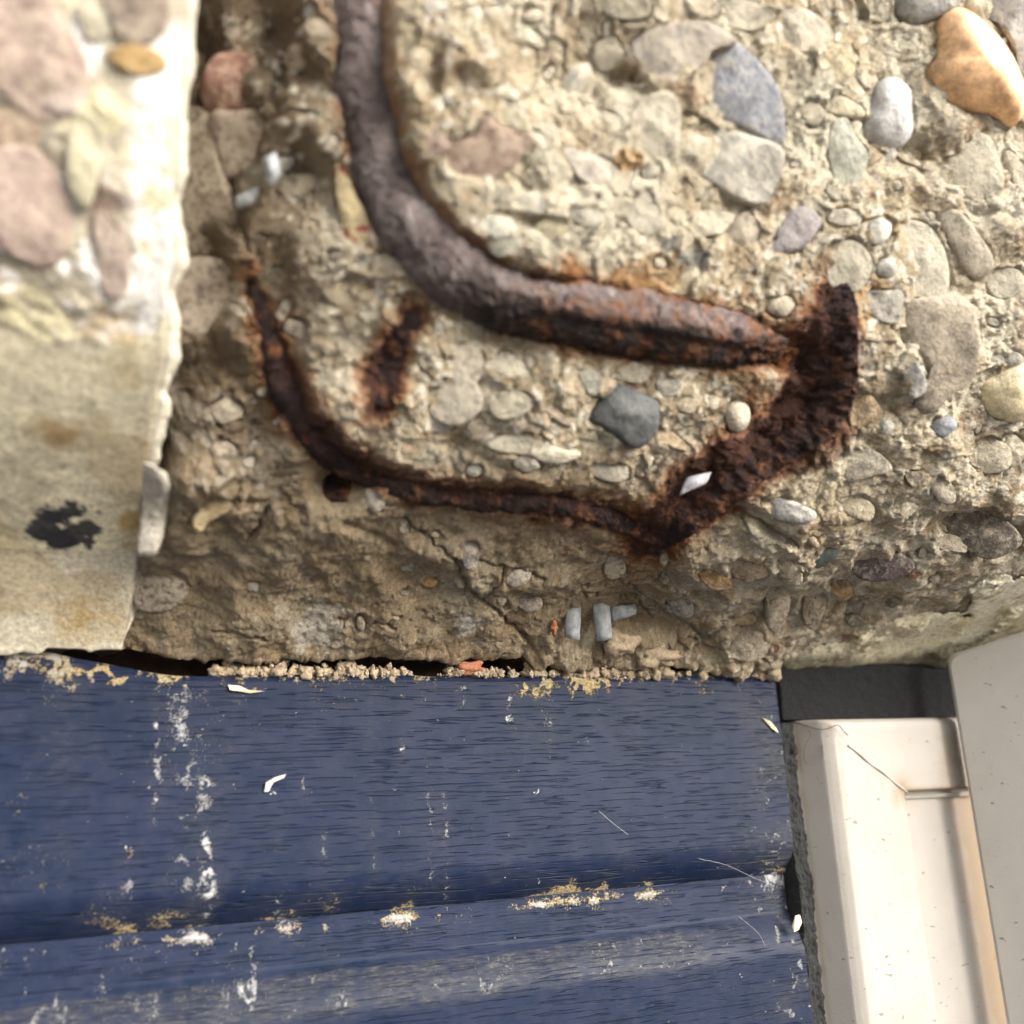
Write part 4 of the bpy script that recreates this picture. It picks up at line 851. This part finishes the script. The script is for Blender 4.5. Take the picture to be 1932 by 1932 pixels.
    if first: corn = np.exp(-((XR - G[..., 0]) / .022) ** 2) * np.exp(-np.abs(G[..., 2] - jb) / .008); chalk += corn * (.35 + .5 * a2); gr += corn
    else: corn = np.exp(-((XR - G[..., 0]) / .022) ** 2) * smooth(.02, 0, top - G[..., 2]); chalk += corn * (.3 + .6 * a2); gr += corn
    dirt = np.stack([chalk, och, gr], -1)
    o = mesh_np(name, G.reshape(-1, 3), grid_faces(*G.shape[:2])[:, ::-1], M_CLAD, None, {'Dirt': dirt.reshape(-1, 3)})
    return o, jb
o, jb = board('cladding_board', zt, True, True)
tag(o, 'navy woodgrain cladding board directly under the broken concrete, streaked with chalky drips', 'cladding board', 'cladding boards')
o, jb2 = board('cladding_board', jb, False, True)
tag(o, 'second navy cladding board at the bottom of the picture with dirt on its sloping ledge', 'cladding board', 'cladding boards')
for k in range(2):
    o, jb2 = board('cladding_board', jb2, False, False)
    tag(o, ('third', 'fourth')[k] + ' navy cladding board down from the concrete, below the dirty ledge', 'cladding board', 'cladding boards')
# brickwork behind the boards, seen only through the dark gap
wv_ = [(XL, .05, -1.5), (1.3, .05, -1.5), (1.3, .05, .2), (XL, .05, .2), (XL, .25, -1.5), (1.3, .25, -1.5), (1.3, .25, .2), (XL, .25, .2)]
w = mesh_py('wall', wv_, [(0, 1, 2, 3), (5, 4, 7, 6), (4, 0, 3, 7), (1, 5, 6, 2), (3, 2, 6, 7), (4, 5, 1, 0)], M_DARK); w['kind'] = 'structure'

# ------------------------------------------------------------------ window
def ext(name, prof, z_top, z_bot, mat, parent, mitre=0.0, dirt=None, nz=60):
    """vertical member: prof list of (x, y); the head is cut on the mitre line x -> z_top - mitre * (x - x0)"""
    pr = np.array(prof, float); L = np.concatenate([[0], np.cumsum(np.linalg.norm(np.diff(pr, axis=0), axis=1))]); u = np.unique(np.concatenate([L, np.linspace(0, L[-1], 60)]))
    pr = np.stack([np.interp(u, L, pr[:, 0]), np.interp(u, L, pr[:, 1])], 1)
    t = np.linspace(0, 1, nz) ** 1.5; zt_ = z_top - mitre * np.clip(pr[:, 0] - pr[0, 0], 0, 9)
    G = np.stack([np.repeat(pr[None, :, 0], nz, 0), np.repeat(pr[None, :, 1], nz, 0), zt_[None, :] + (z_bot - zt_[None, :]) * t[:, None]], -1)
    d = np.zeros(G.shape[:2]) if dirt is None else dirt(*proj(G)[:2], G)
    o = mesh_np(name, G.reshape(-1, 3), grid_faces(*G.shape[:2]), mat, None, {'Dirt': np.repeat(d.reshape(-1, 1), 3, 1)}, False); into(o, parent); return o
FY = -.014
A = on_plane(1500, 1362, 0.0); xF = A[0]
zF = on_plane(1640, 1356, FY)[2]; xB = on_plane(1568, 1400, FY)[0]; M0 = on_plane(1704, 1492, FY); xI = M0[0]; zI = M0[2]
win_ = empty('casement_frame', (xF, 0, -.6))
tag(win_, 'fixed white plastic window frame with a mitred corner beside the blue boards', 'window frame')
def jamb_dirt(qx, qy, G):
    d = np.exp(-np.hypot(qx - 1702, (qy - 1492)) / 16) * .9 + np.exp(-np.abs(qx - 1500 - (qy - 1362) * .112) / 5) * (.5 + .4 * fbm(G[..., [0, 2]] * 1000, 1 / 15., 3, 301))
    u_ = G[..., [0, 2]] * 1000; return d + .5 * np.exp(-np.hypot(qx - 1515, qy - 1368) / 18) + .22 * smooth(.2, .8, fbm(u_ * np.array([1, .2]), 1 / 3., 4, 307)) + .3 * np.exp(-np.abs(qx - 1567 - (qy - 1400) * .125) / 6) * np.clip(fbm(u_, 1 / 6., 3, 309), 0, 1)
def r_edge(x0, y0, x1, y1, r, n=6): pass
zb_ = -.60
jp = [(xF, .03), (xF, .0045), (xF + .001, .0035), (xB - .004, FY + .0030), (xB - .0015, FY + .0010), (xB + .002, FY - .0012), (xB + .006, FY - .0018), (xI - .002, FY - .0022), (xI - .0006, FY - .0012), (xI, FY + .012)]
jm = ext('jamb', jp, zF, zb_, M_UPVC, win_, (zF - zI) / (xI - xF) * .96, jamb_dirt)
# head: the same section turned level, right of the mitre
def head_mesh():
    n = 40; m = 50; G = []
    zz = np.concatenate([[zF - .0], np.linspace(zF, zI, n)]); rows_ = []
    for k, z in enumerate(zz):
        f = (zF - z) / (zF - zI); x0 = xF + (zF - z) / ((zF - zI) / (xI - xF)) * 1.0 + .0006
        y = .03 if k == 0 else FY - .0014 + .004 * math.exp(-f * 30); xx = x0 + (xF + .42 - x0) * np.linspace(0, 1, m) ** 2
        yv = np.full(m, y)
        if k: yv = np.maximum(yv, np.interp(xx, [xF, xB - .004, xB + .003], [.0040, FY + .0030, FY - .0014]))
        rows_.append(np.stack([xx, yv, np.full(m, z)], -1))
    lip_ = rows_[-1].copy(); lip_[:, 1] = FY + .012; rows_.append(lip_); G = np.array(rows_); qx, qy, _ = proj(G)
    d = np.exp(-np.hypot(qx - 1702, (qy - 1480)) / 16) * .8 + .55 * smooth(1740, 1800, qx + (qy - 1350) * .0) * (.6 + .5 * fbm(G[..., [0, 2]] * 1000, 1 / 8., 3, 303)) + .6 * smooth(1480, 1490, qy) + .35 * np.exp(-np.hypot(qx - 1560, qy - 1366) / 22)
    o = mesh_np('head', G.reshape(-1, 3), grid_faces(*G.shape[:2])[:, ::-1], M_UPVC, None, {'Dirt': np.repeat(d.reshape(-1, 1), 3, 1)}, False); into(o, win_)
head_mesh()
# raised weld bead along the mitre
ma = np.array([xF + (xI - xF) * .38, FY - .0022, zF - (zF - zI) * .36]); mb = np.array([xI + .001, FY - .0022, zI - .001])
def tube(name, pts, rad, mat, parent=None, seg=6):
    pts = np.array(pts, float); V = []
    for k in range(len(pts)):
        T = pts[min(k + 1, len(pts) - 1)] - pts[max(k - 1, 0)]; T /= np.linalg.norm(T) + 1e-12; A_ = np.cross(T, (.3, .9, .2)); A_ /= np.linalg.norm(A_); B_ = np.cross(T, A_)
        th = np.linspace(0, 2 * math.pi, seg, endpoint=False); r = rad[k] if hasattr(rad, '__len__') else rad
        V.append(pts[k] + r * (np.cos(th)[:, None] * A_ + np.sin(th)[:, None] * B_))
    V = np.concatenate(V); c = V.mean(0); off = c if parent is None else np.array(parent.location)
    o = mesh_np(name, V - off, grid_faces(len(pts), seg, True), mat, parent, {'Dirt': V * 0})
    if parent is None: o.location = c
    return o
tube('weld_bead', [lerp(ma, mb, t) + np.array([0, .0003 * math.sin(t * 20), .0004 * math.sin(t * 13)]) for t in np.linspace(0, 1, 20)], .0007, M_UPVC, win_)
# inner rebate of the jamb behind the sash
def inner_dirt(qx, qy, G):
    ed = qx - (1782 + (qy - 1240) * .162)
    return .85 * smooth(-64, -2, ed + 8 * fbm(G[..., [0, 2]] * 1000, 1 / 14., 3, 305)) + .5 * np.exp(-np.hypot(qx - 1712, qy - 1500) / 18)
ext('rebate', [(xI - .001, FY + .014), (xI + .0008, FY + .012), (xI + .0016, FY + .0065), (xI + .003, FY + .0055), (xI + .11, FY + .0055), (xI + .112, FY + .03)], zI - .0005, zb_, M_UPVC, win_, 0, inner_dirt)
zl = zI - .0035
mesh_py('rebate_lip', np.array([(xI - .0004, FY + .0035, zl), (xI + .06, FY + .0012, zl + .0010), (xI + .06, FY + .009, zl + .0010), (xI - .0004, FY + .009, zl), (xI + .0010, FY + .0040, zl - .0016), (xI + .06, FY + .0022, zl - .0018), (xI + .06, FY + .009, zl - .0018), (xI + .0010, FY + .009, zl - .0016)]) - np.array(win_.location),
        [(0, 1, 2, 3), (4, 7, 6, 5), (0, 4, 5, 1), (1, 5, 6, 2), (2, 6, 7, 3), (3, 7, 4, 0)], M_UPVC, win_)

# opened sash in front of the frame
SY = -.024
H0 = on_plane(1786, 1238, SY); TH = math.radians(57); RISE = .25             # its top edge is cut on a rising slant
sash = empty('opening_sash', (H0[0], H0[1], -.6)); tag(sash, 'white plastic opening sash standing ajar in front of the fixed frame', 'window sash')
ud = np.array([math.cos(TH), -math.sin(TH), 0]); nd = np.array([-math.sin(TH), -math.cos(TH), 0])
def sash_slab():
    W, T, rc = .075, .012, .006; outl = []
    zt_ = H0[2]; zb2 = -.6
    for a_ in np.linspace(0, math.pi / 2, 8): outl.append((rc - rc * math.cos(a_), zt_ - rc + rc * math.sin(a_)))
    outl = [(u_, z_ + RISE * u_) for u_, z_ in outl] + [(W, zt_ + RISE * W), (W, zb2), (0, zb2)]
    n = len(outl); fr = [H0 * np.array([1, 1, 0]) + ud * u_ + np.array([0, 0, z_]) for u_, z_ in outl]
    ins_ = [(min(max(u_, 0) + (.0018 if u_ < W / 2 else 0), W), z_ - (.0018 if z_ > -.3 else 0)) for u_, z_ in outl]
    f0 = [H0 * np.array([1, 1, 0]) + ud * u_ + nd * .0016 + np.array([0, 0, z_]) for u_, z_ in ins_]; bk = [p - nd * T for p in fr]
    V = np.array(f0 + fr + bk); Fc = [tuple(range(n)), tuple(range(3 * n - 1, 2 * n - 1, -1))]
    for k in range(n):
        k2 = (k + 1) % n; Fc += [(k2, k, n + k, n + k2), (n + k2, n + k, 2 * n + k, 2 * n + k2)]
    o = mesh_py('rail', V - np.array(sash.location), Fc, M_SASH, sash); bm = bmesh.new(); bm.from_mesh(o.data); bmesh.ops.recalc_face_normals(bm, faces=bm.faces); bm.to_mesh(o.data); bm.free()
    o.data.color_attributes.new('Dirt', 'FLOAT_COLOR', 'POINT').data.foreach_set('color', [0, 0, 0, 1] * len(V))
sash_slab()
gm, gnt, gb = new_mat('window_glass'); gt = N(gnt, 'ShaderNodeBsdfTransparent'); gg = N(gnt, 'ShaderNodeBsdfGlossy', Roughness=.03); gmx = N(gnt, 'ShaderNodeMixShader'); gmx.inputs[0].default_value = .08
gnt.links.new(gt.outputs[0], gmx.inputs[1]); gnt.links.new(gg.outputs[0], gmx.inputs[2]); gnt.links.new(gmx.outputs[0], gnt.nodes['Material Output'].inputs[0])
gp = [H0 * np.array([1, 1, 0]) - nd * .006 + ud * u_ + np.array([0, 0, z_]) for u_, z_ in ((.07, H0[2] - .06), (.5, H0[2] - .06), (.5, -.6), (.07, -.6))]
mesh_py('pane', np.array(gp) - np.array(sash.location), [(0, 1, 2, 3)], gm, sash)
gp = [H0 * np.array([1, 1, 0]) + ud * u_ - nd * v_ + np.array([0, 0, z_ + RISE * u_]) for z_ in (H0[2], H0[2] - .065) for u_, v_ in ((.0752, .001), (.55, .001), (.55, .011), (.0752, .011))]
mesh_py('top_rail', np.array(gp) - np.array(sash.location), [(0, 1, 2, 3), (7, 6, 5, 4), (0, 4, 5, 1), (1, 5, 6, 2), (2, 6, 7, 3), (3, 7, 4, 0)], M_SASH, sash)

# black tape over the window head, perished sealant beside the frame
def rough_strip(name, x0, x1, z0, z1, y, mat, amp, nx_, nz_, label, cat, topdrop=None):
    xx = np.linspace(x0, x1, nx_); zz = np.linspace(z1, z0, nz_); G = np.stack(np.meshgrid(xx, zz, indexing='xy') , -1); G = np.stack([G[..., 0], np.full(G.shape[:2], y), G[..., 1]], -1)
    U = G[..., [0, 2]] * 1000; n = fbm(U, 1 / 6., 4, 401) + .6 * fbm(U, 1 / 1.5, 3, 403); G[..., 1] -= amp * (n + .3)
    if x1 - x0 < z1 - z0: w_ = fbm(np.stack([G[..., 2], G[..., 2] * 0], -1) * 1000, 1 / 14., 4, 405) * .0016; G[..., 0] += w_; G[..., 0] += lean_(G[..., 2])
    fr = np.concatenate([G[:1] + np.array([0, .03, 0]), G, G[-1:] + np.array([0, .03, 0])], 0); fr = np.concatenate([fr[:, :1] + np.array([0, .03, 0]), fr, fr[:, -1:] + np.array([0, .03, 0])], 1)
    c = fr.reshape(-1, 3).mean(0); o = mesh_np(name, fr.reshape(-1, 3) - c, grid_faces(*fr.shape[:2])[:, ::-1], mat); o.location = c; tag(o, label, cat); return o
lean_ = lambda z: 0 * z
zT = on_plane(1640, 1266, -.002)[2]
rough_strip('sealing_tape', XR + .001, xF + .40, zF + .0006, zT + .004, -.002, M_TAPE, .0006, 240, 60, 'black foam sealing tape above the white window frame', 'sealing tape')
rough_strip('sealant_strip', XR + .0012, xF - .0004, -.6, zF - .001, .002, M_SEAL, .0012, 26, 500, 'dark perished sealant between blue boards and white frame', 'sealant')

# ------------------------------------------------------------------ crumbs and small litter on the board's top edge
ico = bmesh.new(); bmesh.ops.create_icosphere(ico, subdivisions=3, radius=1); IV = np.array([v.co[:] for v in ico.verts]); IF = np.array([[v.index for v in f.verts] for f in ico.faces]); ico.free()
def blob(c, r, seed, sq=(1, 1, 1)):
    n = fbm(IV + seed * 3.7, 1.5, 3, seed % 97); return c + IV * (1 + .62 * n)[:, None] * r * np.array(sq)
Vs, Fs, k0 = [], [], 0
for k in range(300):
    x = random.uniform(360, 1478); tall = random.random() ** 3.5; P = on_plane(x, 1268, 0.0)
    if random.random() > .35 + .65 * abs(math.sin(x * .047 + 2 * math.sin(x * .011))): continue
    if math.sin(x * .021) * math.sin(x * .0093 + 1) < -.6 and x < 1000: continue
    y = random.uniform(.0005, .009); wd_ = random.uniform(.0012, .004)
    for q in range(random.randint(4, 11)):
        r = .0003 + .0026 * random.random() ** 4; hgt_ = random.random() ** 1.4 * (.0005 + .0065 * tall)
        Vs.append(blob(np.array([P[0] + random.gauss(0, wd_) * (1 - hgt_ / .009), y + random.gauss(0, .001), zt + r * .5 + hgt_]), r, k * 17 + q, (random.uniform(.7, 1.4), 1, random.uniform(.7, 1.3)))); Fs.append(IF + k0); k0 += len(IV)
Vs = np.concatenate(Vs); c = Vs.mean(0); o = mesh_np('mortar_crumbs', Vs - c, np.concatenate(Fs), M_CRUMB, None, None, False); o.location = c
tag(o, 'loose pinkish grey mortar crumbs along the top edge of the upper blue board', 'crumbs', None, 'stuff')
def lump(name, cx, cy, y, r, mat, sq, label, cat, group=None):
    P = on_plane(cx, cy, y); V = blob(np.zeros(3), r, int(cx), sq); o = mesh_np(name, V, IF, mat); o.location = P; return tag(o, label, cat, group)
lump('brick_fragment', 890, 1260, .001, .0042, M_BRICK, (1.9, .8, .75), 'small orange red brick fragment among the mortar crumbs', 'brick fragment')
lump('brick_fragment', 1046, 1182, -.022, .003, M_BRICK, (.7, .8, 1.2), 'tiny red brick chip beside the grey plastic fins', 'brick fragment')
lump('mortar_lump', 588, 1228, .004, .0038, M_CRUMB, (.8, .8, 1.1), 'crumb of mortar hanging in the dark gap', 'mortar lump', 'mortar lumps')
lump('mortar_lump', 1455, 1268, -.003, .0052, M_CRUMB, (1, .8, 1), 'mortar lump at the right end of the upper blue board', 'mortar lump', 'mortar lumps')
lump('mortar_lump', 1170, 1215, -.012, .0075, M_CRUMB, (1.3, .8, .9), 'mortar lump just below the grey plastic fins', 'mortar lump', 'mortar lumps')
lump('mortar_lump', 1240, 1240, -.006, .0075, M_CRUMB, (1.8, .8, .7), 'wide mortar lump resting on the blue board right of the plastic fins', 'mortar lump', 'mortar lumps')

def flake(cx, cy, pts, mat, label, y=0.0):
    q = [(cx + a_, cy + b_) for a_, b_ in pts]; m = len(q) // 2; P = [on_plane(x, yy, y - .0008 - .0012 * (k % 2)) for k, (x, yy) in enumerate(q)]
    c = np.mean(P, 0); o = mesh_py('paint_flake', np.array(P) - c, [tuple(range(len(P)))], mat); o.location = c
    md_ = o.modifiers.new('thickness', 'SOLIDIFY'); md_.thickness = .0005; tag(o, label, 'paint flake', 'loose paint flakes')
flake(462, 1300, [(-32, -8), (-10, -6), (6, 2), (38, 4), (10, 8), (-28, 2)], M_FLAKE, 'long cream paint flake near the top edge of the upper blue board')
flake(514, 1480, [(-16, 14), (-12, -4), (4, -14), (26, -20), (22, -12), (2, -4), (-8, 14)], M_WFLAKE, 'white curled paint flake in the middle of the upper blue board')
flake(1502, 1738, [(-8, 10), (-2, -10), (6, -12), (10, 2), (4, 16), (-4, 20)], M_FLAKE, 'cream flake caught at the right end of the second blue board')
flake(1452, 1366, [(-14, -12), (0, -6), (12, 8), (16, 16), (4, 8)], M_FLAKE, 'small yellow flake near the right end of the upper blue board')

def strand(name, pts, rad, mat, label, cat, group, y=-.004):
    b_ = spline(np.array(pts, float), 40); P = on_plane(b_[:, 0], b_[:, 1], y if not callable(y) else y(b_)); tag(tube(name, P, rad, mat), label, cat, group)
strand('cobweb_strand', [(1318, 1620), (1370, 1632), (1420, 1655), (1462, 1672)], .0001, M_WEB, 'thin cobweb strand across the groove near the right end of the boards', 'cobweb', 'cobweb strands')
strand('cobweb_strand', [(1395, 1730), (1430, 1760), (1444, 1786)], .0001, M_WEB, 'short cobweb strand on the second board near its right end', 'cobweb', 'cobweb strands')
strand('cobweb_strand', [(1130, 1530), (1155, 1552), (1185, 1575)], .00013, M_WEB, 'short pale strand on the middle of the upper board', 'cobweb', 'cobweb strands')
#strand('cobweb_strand', [(1690, 1470), (1740, 1488), (1790, 1482)], .0003, M_WEB, 'web strand across the inner corner of the white frame', 'cobweb', 'cobweb strands', FY - .004)
strand('hair_strand', [(1512, 1365), (1530, 1385), (1518, 1410), (1522, 1440), (1548, 1432), (1552, 1405)], .00022, M_HAIR, 'dark curled hair on the upper left corner of the white frame', 'hair', None, -.011)
strand('hair_strand', [(1530, 1372), (1556, 1376), (1580, 1368), (1592, 1380), (1600, 1388)], .00028, M_HAIR, 'dark hair lying along the top of the mitre', 'hair', None, FY - .004)
